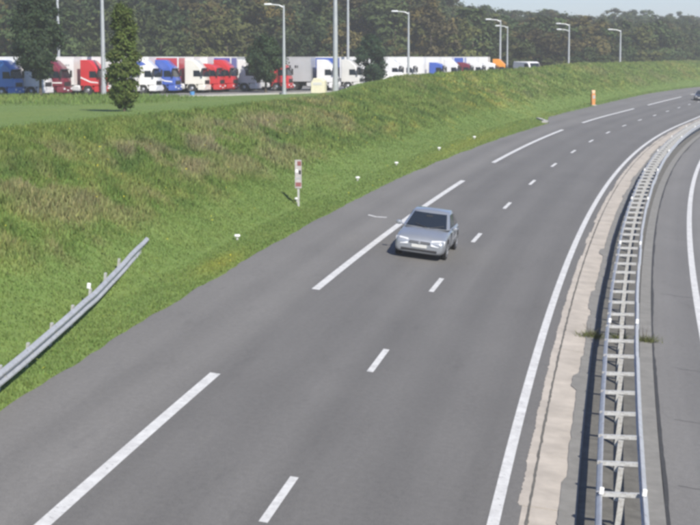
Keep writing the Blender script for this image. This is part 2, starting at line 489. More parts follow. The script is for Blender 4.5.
# painted markings: every dash a piece of its own
for k in range(-2, 34):
    s = 17.0 + 13.0 * k
    strip('lane_dash', np.linspace(s - 1.5, s + 1.5, 4), -.085, .085, .004, M_PAINT, road)
for k in range(-1, 9):
    s0 = -.1 + 52 * k
    strip('shoulder_dash', np.linspace(s0, s0 + 39, 30), -3.60 + .0, -3.34, .004, M_PAINT, road)
strip('edge_line', SR, 3.93, 4.16, .004, M_PAINT, road)
strip('edge_line', SR, 8.90, 9.15, .004, M_PAINT, road2)
for k in range(-2, 34):
    s = 12.0 + 13.0 * k
    strip('lane_dash', np.linspace(s - 1.5, s + 1.5, 4), 12.6, 12.77, .004, M_PAINT, road2)
# distance chevron painted on the hard shoulder
mb = MB()
for sgn in (-1, 1):
    pts = [(71.0, -4.72), (71.25, -4.72), (71.55, -4.72 + sgn * .42), (71.3, -4.72 + sgn * .42)]
    mb.add([rp(a, b, .004) for a, b in pts], [(0, 1, 2, 3)])
mb.build('shoulder_mark', M_PAINT, road)
# crack sealing on the far carriageway and the near one
for (s0, o0, o1, w) in ((35.2, 7.7, 9.6, .028), (41.3, 7.8, 9.3, .022), (47.7, 8.0, 9.5, .022), (61, 7.7, 9.4, .03), (78, 7.8, 9.0, .03)):
    oo = np.linspace(o0, o1, 12); wob = _rag.normal(0, .04, 12)
    mb = MB()
    for i in range(11):
        mb.add([rp(s0 + wob[i] - w / 2, oo[i], .004), rp(s0 + wob[i + 1] - w / 2, oo[i + 1], .004), rp(s0 + wob[i + 1] + w / 2, oo[i + 1], .004), rp(s0 + wob[i] + w / 2, oo[i], .004)], [(0, 1, 2, 3)])
    mb.build('crack_seal', M_TAR, road2)

# --- median: concrete base, dirt, gutter slabs
median = strip('median_strip', SR, 4.4, 7.6, -.02, M_DIRT, None, 6)
tag(median, kind='structure')
strip('concrete_margin', SR, 6.98, 7.36, .006, M_CONC, median, 2, .05)
jn = np.random.default_rng(9)
SJ = np.arange(-20, 260, .6); jw = np.convolve(jn.normal(0, .05, len(SJ)), np.ones(6) / 6, 'same')
strip('joint', SJ, lambda s: 7.36 + np.interp(s, SJ, jw) * .5, lambda s: 7.44 + np.interp(s, SJ, jw), .005, M_TAR, median)
slab_n = 0
for k in range(-2, 52):
    s0 = 20 + 4.0 * k + 0.0; s1 = s0 + 3.975
    if s1 < 10: continue
    sa = np.linspace(s0, s1, 8 if s0 > 90 else 30)
    e1 = jn.normal(0, .013, len(sa)) + .012 * np.sin(sa * 1.7); dz = float(jn.normal(0, .006))
    strip('gutter_slab', sa, lambda s: 4.45 + np.interp(s, sa, e1), 4.645, .004 + dz, M_GUTTER, median, 2, .04)
    strip('gutter_slab', sa, 4.685, lambda s: 5.44 + .0 * s, .010 + dz, M_GUTTER, median, 2, .05)
# ragged old surfacing lying over the slabs' outer rim, with bites broken out of it
SD = np.arange(14, 230, .22)
bite = np.zeros(len(SD)); cur = .0
for i in range(len(SD)):
    if jn.random() < .07: cur = float(jn.choice([0, .0, .05, .12, .20, .03]))
    bite[i] = cur + jn.normal(0, .012)
bite = np.convolve(bite, np.ones(2) / 2, 'same')
strip('broken_surfacing', SD, lambda s: 5.36 - np.interp(s, SD, bite), 5.60, .030, M_CONC, median, 2, .05)
strip('dirt_seam', SD, lambda s: 4.640 + jn.normal(0, .008, len(s)), lambda s: 4.69 + jn.normal(0, .008, len(s)), .0145, M_DIRT, median)

# ------------------------------------------------------------------ guard rails
def w_profile():
    # W-beam cross-section (y outwards, z up), 310 mm deep
    return [(0, .0), (.03, .015), (.075, .055), (.075, .085), (.02, .135), (.02, .175), (.075, .225), (.075, .255), (.03, .295), (0, .31)]

def rail_mesh(name, pts, side, up=NRM, thick=.02, k=1.0):
    """sweep the W section along world points; side=+1 faces left of travel"""
    prof = [(a * k, b * k) for a, b in w_profile()]; n = len(prof); vs = []; fs = []
    for i, p in enumerate(pts):
        a = pts[max(0, i - 1)]; b = pts[min(len(pts) - 1, i + 1)]
        x = (b - a).normalized(); y = up.cross(x).normalized() * side
        for (py, pz) in prof: vs.append(p + y * py + up * pz)
        for (py, pz) in prof: vs.append(p + y * (py - thick) + up * pz)
    m = 2 * n
    for i in range(len(pts) - 1):
        for k in range(n - 1):
            fs.append((i * m + k, i * m + k + 1, (i + 1) * m + k + 1, (i + 1) * m + k))
            fs.append((i * m + n + k + 1, i * m + n + k, (i + 1) * m + n + k, (i + 1) * m + n + k + 1))
        fs.append((i * m + n - 1, i * m + m - 1, (i + 1) * m + m - 1, (i + 1) * m + n - 1))
        fs.append((i * m + n, i * m, (i + 1) * m, (i + 1) * m + n))
    for i in (0, len(pts) - 1):
        for k in range(n - 1): fs.append((i * m + k, i * m + k + 1, i * m + n + k + 1, i * m + n + k))
    mb = MB(); mb.add(vs, fs)
    return mb.mesh(name, False)

barrier = empty('guardrail', rp(30, 6.35))
tag(barrier, 'double sided galvanised steel crash barrier running along the central reservation', 'guardrail')
BAR_INV = None
def to_parent(o, par):
    o.parent = par; o.matrix_parent_inverse = Matrix.Translation(par.location).inverted() if par.rotation_euler.z == 0 else par.matrix_world.inverted()
OL, OR = 5.98, 6.78
RISE = .09                                  # the far rail sits higher: the barrier is level across the banked road
for k in range(-3, 62):                     # beams, 4.4 m lengths
    s0 = 31.2 + 4.44 * k; ss_ = np.linspace(s0 - .04, s0 + 4.46, 5)
    wig = float(jn.normal(0, .008))
    if s0 < 8 or s0 > 290: continue
    for o_, sd in ((OL, 1), (OR, -1)):
        me = rail_mesh('rail_beam', [rp(float(a), o_ + wig, .44 + float(k % 2) * .004 + (RISE if sd < 0 else 0)) for a in ss_], sd)
        to_parent(link_obj('rail_beam', me, None, M_GALV), barrier)
mb = MB(); mb.box(-.045, .045, -.41, .41, .665, .745); me_bar = mb.mesh('spacer_bar')
mb = MB()
mb.box(-.045, .045, -.055, -.045, -.1, .70); mb.box(-.045, -.035, -.045, .055, -.1, .70); mb.box(.035, .045, -.045, .055, -.1, .70)
me_post = mb.mesh('post')
mb = MB(); mb.box(-.02, .05, -.045, .045, 0, .14, bev=.012); me_refl = mb.mesh('reflector')
for k in range(-9, 110):
    s = 31.2 + 2.22 * k
    if s < 8 or s > 290: continue
    fm = frame_at(s, (OL + OR) / 2)
    for nm, me in (('spacer_bar', me_bar), ('post', me_post)):
        o = link_obj(nm, me, None, M_GALV_OLD)
        jit = Matrix.Rotation(float(jn.normal(0, .012)), 4, 'Z') @ Matrix.Translation((0, 0, float(jn.normal(0, .006))))
        o.matrix_world = fm @ (Matrix.Translation((0, 0, RISE / 2)) @ Matrix.Rotation(-RISE / .8, 4, 'X') if nm == 'spacer_bar' else Matrix.Identity(4)) @ jit
        o.parent = barrier; o.matrix_parent_inverse = Matrix.Translation(barrier.location).inverted()
for s in (31.0, 49.3, 67.5, 85.8, 104, 122, 140, 158):
    for o_ in (OL, OR):
        o = link_obj('reflector', me_refl, None, M_WHITE)
        o.matrix_world = frame_at(s, o_, .755 + (RISE if o_ == OR else 0))
        o.parent = barrier; o.matrix_parent_inverse = Matrix.Translation(barrier.location).inverted()

# guard rail on the verge: anchored end ramping into the bank
LR_S = [14, 28, 31, 34, 37, 40, 43, 46, 49, 52, 54.5]
LR_O = [-6.95, -6.9, -6.92, -7.12, -7.46, -7.8, -8.16, -8.60, -9.03, -9.46, -9.82]
def tz(s, o): return v3(terrain(np.array([float(s)]), np.array([float(o)]))[0])
vr = empty('guardrail', tz(40, -7.7))
tag(vr, 'steel crash barrier on the grass verge, its far end ramping into the bank', 'guardrail')
UPV = Vector((0, 0, 1))
sp = np.arange(14, 54.2, .67)
op = np.interp(sp, LR_S, LR_O)
op = np.convolve(np.pad(op, 4, 'reflect', reflect_type='odd'), np.ones(9) / 9, 'valid')
hp = .20 - .42 * np.clip((sp - 43) / 11, 0, 1)
LP = [tz(a, b) + UPV * float(c) for a, b, c in zip(sp, op, hp)]
i = 0
while i < len(LP) - 1:
    seg = LP[i:i + 7]
    if len(seg) > 1:
        to_parent(link_obj('rail_beam', rail_mesh('rail_beam', seg, -1, UPV, .02, 1.15), None, M_GALV), vr)
    i += 6
for s in np.arange(15.2, 50, 2.4):
    o_ = float(np.interp(s, sp, op)); hh = float(np.interp(s, sp, hp))
    b = tz(s, o_ - .14)
    fm = frame_at(s, o_ - .14); fm.translation = b
    mb = MB(); mb.box(-.05, .05, -.03, .03, -.3, hh + .40); mb.box(-.04, .04, -.14, -.03, hh + .06, hh + .26)
    o = mb.build('post', M_GALV_OLD, None); o.matrix_world = fm
    o.parent = vr; o.matrix_parent_inverse = Matrix.Translation(vr.location).inverted()
o = link_obj('reflector', me_refl, None, M_WHITE)
_o = float(np.interp(44.0, sp, op)) - .14
fm = frame_at(44.0, _o); fm.translation = tz(44.0, _o) + Vector((0, 0, float(np.interp(44.0, sp, hp)) + .385))
o.matrix_world = fm @ Matrix.Scale(1.15, 4); o.parent = vr; o.matrix_parent_inverse = Matrix.Translation(vr.location).inverted()

# ------------------------------------------------------------------ truck park
lotc = []
for x, y in zip([-75, -60, -45, -36, -24, -19.7, -4.6, 2, 19, 40], [150, 158, 163, 161, 161, 163, 183, 193, 228, 290]): lotc.append((x, y))
back = [(x - 4, y + 62) for x, y in lotc]
V = [(x, y, LOTZ) for x, y in lotc] + [(x, y, LOTZ) for x, y in back]
n = len(lotc)
lot = link_obj('truck_park', np_mesh('truck_park', V, [(i, i + 1, n + i + 1, n + i) for i in range(n - 1)]), None, M_LOT)
tag(lot, kind='structure')
mb = MB()
for i in range(n - 1):
    a = Vector((*lotc[i], 0)); b = Vector((*lotc[i + 1], 0)); d = (b - a).normalized(); q = Vector((d.y, -d.x, 0)) * .16
    vs = [a, b, b + q, a + q]
    mb.add([(p.x, p.y, LOTZ - .1) for p in vs] + [(p.x, p.y, LOTZ + .13) for p in vs], [(4, 5, 6, 7), (0, 1, 5, 4), (1, 2, 6, 5), (2, 3, 7, 6), (3, 0, 4, 7)])
tag(mb.build('kerb', M_KERB, None), kind='structure')

def slot_mat(o, m):
    if not o.data.materials: o.data.materials.append(None)
    o.material_slots[0].link = 'OBJECT'; o.material_slots[0].material = m

# --- meshes shared by all lorries: x forward, nose at x = 0
def tm(name, fn, smooth=False):
    mb = MB(); fn(mb); return mb.mesh(name, smooth)
CABP = [(-.03, .95), (.0, 1.45), (-.10, 1.75), (-.36, 2.72), (-.55, 2.98), (-1.25, 3.62), (-1.55, 3.70), (-2.25, 3.70), (-2.25, .95)]
CABL = [(-.03, .95), (.0, 1.45), (-.10, 1.75), (-.38, 2.72), (-.62, 3.02), (-1.35, 3.22), (-2.2, 3.25), (-2.25, .95)]
T = {}
T['cab_hi'] = tm('cab', lambda m: m.extrude_y(CABP, -1.24, 1.24, .09), True)
T['cab_lo'] = tm('cab', lambda m: m.extrude_y(CABL, -1.24, 1.24, .09), True)
T['bumper'] = tm('bumper', lambda m: m.box(-.75, .07, -1.245, 1.245, .32, .945, bev=.06), True)
def _grille(m):
    m.box(.0, .035, -.82, .82, 1.0, 1.42)
    for z in (1.07, 1.2, 1.33): m.box(.035, .05, -.8, .8, z, z + .05)
T['grille'] = tm('grille', _grille)
T['windscreen'] = tm('windscreen', lambda m: m.add([(-.115, -1.12, 1.83), (-.115, 1.12, 1.83), (-.335, 1.05, 2.66), (-.335, -1.05, 2.66), (-.085, -1.12, 1.83), (-.085, 1.12, 1.83), (-.305, 1.05, 2.66), (-.305, -1.05, 2.66)], [(0, 3, 2, 1), (4, 5, 6, 7), (0, 1, 5, 4), (1, 2, 6, 5), (2, 3, 7, 6), (3, 0, 4, 7)]))
def _sidew(y):
    def f(m):
        a, b = (y, y + .012) if y > 0 else (y - .012, y)
        m.extrude_y([(-.34, 1.83), (-.50, 2.52), (-1.22, 2.52), (-1.22, 1.83)], a, b)
    return f
T['window_l'] = tm('side_window', _sidew(1.243)); T['window_r'] = tm('side_window', _sidew(-1.243))
T['visor'] = tm('sun_visor', lambda m: m.add([(-.30, -1.1, 2.74), (-.30, 1.1, 2.74), (-.08, 1.1, 2.66), (-.08, -1.1, 2.66), (-.30, -1.1, 2.78), (-.30, 1.1, 2.78), (-.08, 1.1, 2.69), (-.08, -1.1, 2.69)], [(0, 3, 2, 1), (4, 5, 6, 7), (0, 1, 5, 4), (1, 2, 6, 5), (2, 3, 7, 6), (3, 0, 4, 7)]))
T['headlight'] = tm('headlight', lambda m: m.box(.06, .085, -.2, .2, -.09, .09, bev=.01))
def _mir(m):
    m.box(-.12, .10, -.06, .12, -.38, .36, bev=.04); m.tube((-.02, -.12, .2), (-.02, .0, .2), .02, n=6)
T['mirror'] = tm('mirror', _mir)
def _chassis(m):
    m.box(-6.0, -.6, -.42, -.34, .72, .98); m.box(-6.0, -.6, .34, .42, .72, .98); m.box(-5.2, -3.4, -.5, .5, .98, 1.1)
T['chassis'] = tm('chassis', _chassis)
T['tank'] = tm('fuel_tank', lambda m: m.box(-3.55, -2.3, -.33, .33, -.3, .32, bev=.12), True)
T['wheel'] = tm('wheel', lambda m: m.lathe_y([(-.15, .42), (-.17, .5), (-.05, .52), (.11, .52), (.17, .49), (.15, .36)], 24), True)
T['hub'] = tm('rim', lambda m: m.lathe_y([(.10, .30), (.155, .29), (.12, .22), (.19, .12), (.19, .04)], 16), True)
T['mudguard'] = tm('mudguard', lambda m: m.extrude_y([(.62 * math.cos(t), .62 * math.sin(t)) for t in np.linspace(.1, math.pi - .1, 9)] + [(.57 * math.cos(t), .57 * math.sin(t)) for t in np.linspace(math.pi - .1, .1, 9)], -.2, .2))
def _trailer(m):
    m.box(-16.45, -2.95, -1.27, 1.27, 1.16, 3.97, bev=.03)
T['box'] = tm('trailer_body', _trailer)
def _frame(m):
    m.box(-16.47, -2.93, -1.285, 1.285, 3.90, 4.02); m.box(-16.47, -2.93, -1.285, 1.285, 1.08, 1.20)
    for x in (-16.47, -3.06):
        for y in (-1.285, 1.155): m.box(x, x + .13, y, y + .13, 1.2, 3.9)
T['frame'] = tm('trailer_frame', _frame)
def _ribs(m):
    for x in np.arange(-15.6, -3.6, .75):
        for y in (-1.283, 1.268): m.box(x, x + .05, y, y + .015, 1.22, 3.88)
T['straps'] = tm('curtain_strap', _ribs)
def _guard(m):
    for y in (-1.2, 1.17):
        for z in (.55, .8): m.box(-11.2, -5.6, y, y + .03, z, z + .12)
        for x in (-11.0, -8.4, -5.8): m.box(x, x + .06, y, y + .03, .55, 1.08)
T['guard'] = tm('side_guard', _guard)
def _legs(m):
    for y in (-.75, .63): m.box(-6.2, -6.05, y, y + .12, .1, 1.08); m.box(-6.28, -5.97, y - .08, y + .2, .02, .1)
T['legs'] = tm('landing_leg', _legs)
T['under'] = tm('underrun_bar', lambda m: m.box(-16.45, -16.35, -1.2, 1.2, .45, .62))
T['plate'] = tm('number_plate', lambda m: m.box(.07, .08, -.26, .26, .5, .61))

def paint(name, c, rough=.35, coat=.3): return mat('paint_' + name, c, rough, coat=coat, var=.10, vscale=1.2)
P_ = {'blue': paint('blue', (.035, .17, .52)), 'white': paint('white', (.72, .72, .71)), 'maroon': paint('maroon', (.16, .018, .035)), 'red': paint('red', (.50, .030, .035)),
      'cream': paint('cream', (.70, .68, .60)), 'navy': paint('navy', (.055, .11, .42)), 'violet': paint('violet', (.10, .09, .36)), 'grey': paint('grey', (.40, .41, .42)),
      'orange': paint('orange', (.72, .28, .03)), 'pinkred': paint('pinkred', (.46, .055, .075)), 'black': M_BLACK, 'offwhite': paint('offwhite', (.60, .59, .56)), 'silver': paint('silver', (.52, .53, .54))}

HEAD = math.radians(-12)
def lorry(px, D, cabc, trc, label, hi=True, trailer=True, frame='white', rz=HEAD, lettering=None, livery=()):
    root = empty('articulated_lorry', ((px - 350) / 1628.08 * D, D, LOTZ), rz)
    tag(root, label, 'lorry', 'lorries parked side by side in the truck park')
    def add(name, me, m, par=root, loc=None, rot=None):
        o = bpy.data.objects.new(name, me); COL.objects.link(o); o.parent = par
        slot_mat(o, m)
        if loc: o.location = loc
        if rot: o.rotation_euler = rot
        return o
    cm = P_[cabc]
    cab = add('cab', T['cab_hi'] if hi else T['cab_lo'], cm)
    add('windscreen', T['windscreen'], M_GLASS, cab); add('side_window', T['window_l'], M_GLASS, cab); add('side_window', T['window_r'], M_GLASS, cab)
    add('grille', T['grille'], M_BLACK, cab); add('sun_visor', T['visor'], M_BLACK, cab)
    add('mirror', T['mirror'], M_BLACK, cab, (-.15, 1.42, 2.25)); add('mirror', T['mirror'], M_BLACK, cab, (-.15, -1.42, 2.25), (0, 0, math.pi))
    for lc, poly in livery:
        for sg in (-1, 1):
            mb = MB(); mb.extrude_y(poly, min(sg * 1.238, sg * 1.246), max(sg * 1.238, sg * 1.246)); mb.build('livery_stripe', P_[lc], cab)
    bmp = add('bumper', T['bumper'], cm)
    for y in (-.95, .95): add('headlight', T['headlight'], M_LAMP, bmp, (0, y, .72))
    add('number_plate', T['plate'], M_WHITE, bmp)
    add('chassis', T['chassis'], M_BLACK)
    for y in (-.85, .85): add('fuel_tank', T['tank'], P_['silver'], root, (0, y, .72))
    for x in (-1.42, -5.05):
        for y in (-1.05, 1.05):
            w = add('wheel', T['wheel'], M_TYRE, root, (x, y, .52), (0, 0, 0 if y > 0 else math.pi)); add('rim', T['hub'], M_RIM, w)
            add('mudguard', T['mudguard'], cm if x > -2 else M_BLACK, root, (x, y, .52))
    if trailer:
        t = add('trailer_body', T['box'], P_[trc]); add('trailer_frame', T['frame'], P_[frame], t)
        add('side_guard', T['guard'], P_['grey'], t); add('landing_leg', T['legs'], M_BLACK, t); add('underrun_bar', T['under'], M_BLACK, t)
        for x in (-11.95, -13.25, -14.55):
            for y in (-1.05, 1.05):
                w = add('wheel', T['wheel'], M_TYRE, root, (x, y, .52), (0, 0, 0 if y > 0 else math.pi)); add('rim', T['hub'], M_RIM, w)
        if lettering:
            mb = MB(); r = random.Random(3); ysd = -1.30
            for (x0, x1, z, hgt) in lettering:
                x = x0
                while x < x1:
                    w_ = r.uniform(.10, .24); mb.box(x, min(x + w_, x1), ysd, ysd + .008, z + r.uniform(0, .04), z + hgt - r.uniform(0, .05)); x += w_ + r.uniform(.06, .12)
            mb.build('lettering', P_['grey'] if trc != 'grey' else M_BLACK, t)
    return root

lorry(21, 166.0, 'blue', 'offwhite', 'bright blue lorry at the left end of the parked row', frame='offwhite')
lorry(50, 168.3, 'white', 'white', 'white low cab lorry under the dark tree, beside the maroon one', hi=False)
lorry(69, 171.0, 'maroon', 'maroon', 'dark maroon lorry parked right behind the left tree', frame='white', livery=(('white', [(-.1, 1.28), (-2.2, 1.28), (-2.2, 1.40), (-.1, 1.40)]),))
lorry(106, 173.4, 'red', 'white', 'red cab lorry pulling a long white trailer with small grey lettering', lettering=((-4.6, -3.4, 3.05, .22), (-4.5, -3.6, 2.7, .16)), livery=(('white', [(-.25, 1.25), (-1.1, 1.32), (-2.2, 1.78), (-2.2, 1.95), (-1.1, 1.46), (-.25, 1.36)]),))
lorry(137, 176.0, 'offwhite', 'white', 'off white lorry mostly hidden behind the conical green tree')
lorry(160, 178.5, 'white', 'white', 'white lorry just right of the conical tree, next to the blue one', livery=(('navy', [(-1.0, 3.2), (-2.2, 2.9), (-2.2, 3.45), (-1.6, 3.55)]),))
lorry(179, 181.2, 'navy', 'white', 'deep blue cab lorry between white lorries, in front of red curtains', livery=(('white', [(-.25, 1.25), (-1.1, 1.32), (-2.2, 1.78), (-2.2, 1.95), (-1.1, 1.46), (-.25, 1.36)]),))
lorry(208, 183.7, 'cream', 'pinkred', 'cream cab lorry with a faded red curtain trailer', hi=True)
lorry(223, 186.3, 'red', 'white', 'left one of the two bright red cabs parked together', hi=False, livery=(('white', [(-1.3, 1.4), (-2.2, 1.3), (-2.2, 1.7)]),))
lorry(236, 189.0, 'red', 'white', 'right one of the two bright red cabs parked together', hi=True)
lorry(259, 191.8, 'white', 'violet', 'white lorry with a violet blue trailer beside the red pair')
lorry(291, 194.6, 'red', 'offwhite', 'low red cab lorry without trailer behind the slim lamp post', hi=False, trailer=False)
lorry(337, 197.4, 'white', 'grey', 'white cab lorry with a light grey trailer, behind the thick mast', frame='grey', lettering=((-6.6, -5.4, 2.75, .3), (-4.9, -4.5, 2.7, .35)))
lorry(361, 200.2, 'offwhite', 'navy', 'off white lorry with deep blue trailer next to the rightmost park tree')
G2 = [(402, 226, 'white', 'white', 'white lorry first to the right of the round dark tree', True), (416, 229.5, 'white', 'white', 'white lorry second to the right of the round dark tree', False),
      (445, 232.5, 'navy', 'white', 'blue cab lorry in the far group, seen over the grass crest', False), (460, 236, 'white', 'white', 'tall white lorry in the far group between blue and maroon cabs', True),
      (472, 239.5, 'maroon', 'white', 'dark maroon lorry in the far group above the grass crest', False), (484, 243, 'white', 'navy', 'white lorry with blue trailer in the far group', False),
      (497, 246.5, 'white', 'white', 'white lorry beside the orange one in the far group', False), (507, 250, 'orange', 'white', 'orange lorry at the right end of the far group', True)]
for (px, D, c1, c2, lb, hi) in G2: lorry(px, D, c1, c2, lb, hi)

# ------------------------------------------------------------------ cars
def loft(name, stations, sect, smooth=True, sub=1):
    """stations -> list of closed half sections mirrored in y"""
    vs = []; fs = []; n = None
    for st in stations:
        h = sect(st)                                   # from bottom centre to top centre, y>=0
        ring = h + [(x, -y, z) for (x, y, z) in h[::-1] if y > 1e-6]
        n = len(ring); vs += ring
    m = len(stations)
    for i in range(m - 1):
        for k in range(n):
            j = (k + 1) % n
            fs.append((i * n + k, i * n + j, (i + 1) * n + j, (i + 1) * n + k))
    fs.append(tuple(range(n))[::-1]); fs.append(tuple(range((m - 1) * n, m * n)))
    mb = MB(); mb.add(vs, fs); me = mb.mesh(name, smooth)
    return me

def car(name, mw, bodym, label, cat, L=4.55, Wd=1.76, Hh=1.45, plate=True):
    root = bpy.data.objects.new(name, None); COL.objects.link(root); root.empty_display_size = .3
    root.matrix_world = mw
    tag(root, label, cat)
    hw = Wd / 2
    # (x, half width, sill z, shoulder z, top z)
    ST = [(-L / 2, .80, .42, .70, .80), (-L / 2 + .07, .90, .33, .78, .90), (-L / 2 + .30, .96, .28, .83, .985), (-1.45, .995, .22, .86, 1.00), (-.6, 1.0, .19, .86, .97), (.4, 1.0, .19, .85, .955), (.95, .995, .19, .835, .945), (1.35, .99, .20, .81, .895), (1.75, .985, .19, .765, .84), (2.02, .97, .19, .725, .785), (2.16, .945, .20, .675, .73), (L / 2 - .03, .90, .23, .60, .645), (L / 2, .85, .27, .54, .575)]
    def sect(st):
        x, k, zb, zs, zt = st; w = hw * k
        return [(x, 0, zb), (x, w * .70, zb), (x, w * .93, zb + .03), (x, w * .985, zb + .12), (x, w, (zb + zs) * .52), (x, w * .99, zs - .07), (x, w * .955, zs), (x, w * .86, zs + (zt - zs) * .65), (x, w * .6, zt - .005), (x, w * .3, zt + .012), (x, 0, zt + .016)]
    body = link_obj('body', loft('body', ST, sect), root, bodym)
    sd = body.modifiers.new('sub', 'SUBSURF'); sd.levels = 2; sd.render_levels = 2
    # cabin
    rb = [(-1.78, .755, .99), (-1.72, .80, .97), (-.5, .82, .93), (.55, .82, .93), (1.02, .70, .93), (1.10, .40, .94)]
    def cabin_ring(t):
        # outline at level t (0 belt, 1 roof); x front/back, half width
        xb, xf = -1.74 + .62 * t, 1.06 - 1.02 * t
        w = (hw * .925) - .185 * t; z = .935 + (Hh - .05 - .935) * t
        return xb, xf, w, z
    vs = []; fs = []
    lv = [0, .25, .5, .75, .94, 1.0]
    for t in lv:
        xb, xf, w, z = cabin_ring(min(t, .97))
        z = .935 + (Hh - .05 - .935) * t
        k = 1 if t < 1 else .955
        ring = [(xb, 0), (xb + .015, w * .6), (xb + .07, w * .92), (xb + .2, w), ((xb + xf) / 2, w * 1.015), (xf - .26, w), (xf - .1, w * .9), (xf - .035, w * .6), (xf, 0)]
        ring = ring + [(a, -b) for a, b in ring[-2:0:-1]]
        cx = (xb + xf) / 2
        vs += [(cx + (a - cx) * (k if t == 1 else 1), b * k, z + (.0 if t < 1 else .012)) for a, b in ring]
    n = 16
    for i in range(len(lv) - 1):
        for k in range(n):
            j = (k + 1) % n; fs.append((i * n + k, i * n + j, (i + 1) * n + j, (i + 1) * n + k))
    top = len(vs); xb, xf, w, z = cabin_ring(1)
    vs.append(((xb + xf) / 2, 0, Hh)); b0 = (len(lv) - 1) * n
    for k in range(n): fs.append((b0 + k, b0 + (k + 1) % n, top))
    mb = MB(); mb.add(vs, fs)
    cab = link_obj('roof', mb.mesh('roof', True), root, bodym)
    def pane(nm, pts, off):
        q = [Vector(p) for p in pts]; nrm = (q[1] - q[0]).cross(q[-1] - q[0]).normalized()
        if nrm.dot(Vector(off)) < 0: nrm = -nrm
        a = [p + nrm * .012 for p in q]; b = [p - nrm * .02 for p in q]; m = len(q)
        mb = MB(); mb.add(a + b, [tuple(range(m)), tuple(range(2 * m - 1, m - 1, -1))] + [(i, (i + 1) % m, m + (i + 1) % m, m + i) for i in range(m)])
        return mb.build(nm, M_GLASS, root)
    def cp(t, u, face):
        xb, xf, w, z = cabin_ring(t)
        ring = {'f': [(xf - .1, -w * .9), (xf - .035, -w * .6), (xf, 0), (xf - .035, w * .6), (xf - .1, w * .9)], 'r': [(xb + .07, -w * .92), (xb + .015, -w * .6), (xb, 0), (xb + .015, w * .6), (xb + .07, w * .92)]}[face]
        us = np.linspace(-1, 1, 5); return (float(np.interp(u, us, [p[0] for p in ring])), float(np.interp(u, us, [p[1] for p in ring])), z)
    for nm, face, dirx in (('windscreen', 'f', 1), ('rear_window', 'r', -1)):
        us = np.linspace(-.97, .97, 7); vs = []; fs = []
        for t in (.05, .90):
            for u in us:
                p = Vector(cp(t, u, face)); vs.append(p + Vector((dirx * .02, 0, .012)))
        for t in (.05, .90):
            for u in us:
                p = Vector(cp(t, u, face)); vs.append(p - Vector((dirx * .02, 0, 0)))
        for i in range(6): fs += [(i, i + 1, 8 + i, 7 + i), (14 + i + 1, 14 + i, 21 + i, 22 + i), (i, 14 + i, 15 + i, i + 1), (7 + i, 8 + i, 22 + i, 21 + i)]
        fs += [(0, 7, 21, 14), (6, 20, 27, 13)]
        mb = MB(); mb.add(vs, fs); mb.build(nm, M_GLASS, root, True)
    for sgn in (-1, 1):
        def P(t, fx):
            xb, xf, w, z = cabin_ring(t); x0, x1 = xb + .22, xf - .26
            x = x0 + (x1 - x0) * fx; return (x, sgn * w * (1 + .012 * math.sin(fx * math.pi)), z)
        for f0, f1 in ((.03, .46), (.53, .97)):
            pane('side_window', [P(.06, f0), P(.06, f1), P(.88, f1), P(.88, f0)], (0, sgn, .3))
        # door seams and handles
        for x in (.62, -.42, -1.25):
            mb = MB(); mb.box(x - .006, x + .006, sgn * hw * 1.0 - .02, sgn * hw * 1.0 + .003 * sgn + .0, .30, .84); mb.build('door_seam', M_BLACK, body)
        for x in (-.28, -1.12):
            mb = MB(); mb.box(x - .1, x + .1, min(sgn * hw * .985, sgn * (hw * .985 + .03)), max(sgn * hw * .985, sgn * (hw * .985 + .03)), .76, .80, bev=.008); mb.build('handle', bodym, body)
        mb = MB(); mb.box(.70, .86, min(sgn * (hw + .02), sgn * (hw + .19)), max(sgn * (hw + .02), sgn * (hw + .19)), .93, 1.06, bev=.03); mb.tube((.78, sgn * (hw - .08), .95), (.78, sgn * (hw + .05), .98), .025, n=6)
        mb.build('mirror', bodym, root, True)
        # headlights wrap round the corner
        z0, z1 = .545, .675
        a = [(2.15, sgn * .825, .52), (2.272, sgn * .66, .495), (2.297, sgn * .40, .51), (2.222, sgn * .40, .69), (2.17, sgn * .70, .72), (2.05, sgn * .85, .705)]
        b = [(x - .12, y * .9, z) for x, y, z in a]
        mb = MB(); mb.add(a + b, [tuple(range(6)), tuple(range(11, 5, -1))] + [(i, (i + 1) % 6, 6 + (i + 1) % 6, 6 + i) for i in range(6)])
        mb.build('headlight', mat('headlamp', (.66, .67, .68), .18, coat=.8), root)
        mb = MB(); mb.box(-L / 2 - .004, -L / 2 + .12, min(sgn * hw * .55, sgn * hw * .86), max(sgn * hw * .55, sgn * hw * .86), .68, .82, bev=.02); mb.build('tail_light', mat('tail_red', (.35, .02, .02), .3), root)
        for x in (1.38, -1.32):
            mb = MB(); mb.lathe_y([(-.1, .34), (-.02, .372), (.012, .372), (.014, .30)], 28)
            o = mb.build('wheel_arch', M_BLACK, body, True); o.location = (x, sgn * (hw * .985 - .006), .335); o.rotation_euler = (0, 0, 0 if sgn > 0 else math.pi)
            mb = MB(); mb.lathe_y([(-.19, .24), (-.19, .30), (-.16, .318), (-.03, .318), (.0, .30), (.0, .22)], 28)
            w = mb.build('wheel', M_TYRE, root, True); w.location = (x, sgn * (hw - .004), .318); w.rotation_euler = (0, 0, 0 if sgn > 0 else math.pi)
            mb = MB(); mb.lathe_y([(-.10, .225), (.004, .225), (.008, .20), (-.03, .18), (-.02, .06), (.004, .04)], 24)
            for k in range(5):
                mb.box(-.03, .03, -.025, .004, .04, .2, Matrix.Rotation(k * 2 * math.pi / 5, 4, 'Y'))
            mb.build('rim', M_RIM, w, True)
    mb = MB(); mb.box(2.19, 2.29, -.36, .36, .545, .63, bev=.02); g = mb.build('grille', M_BLACK, root)
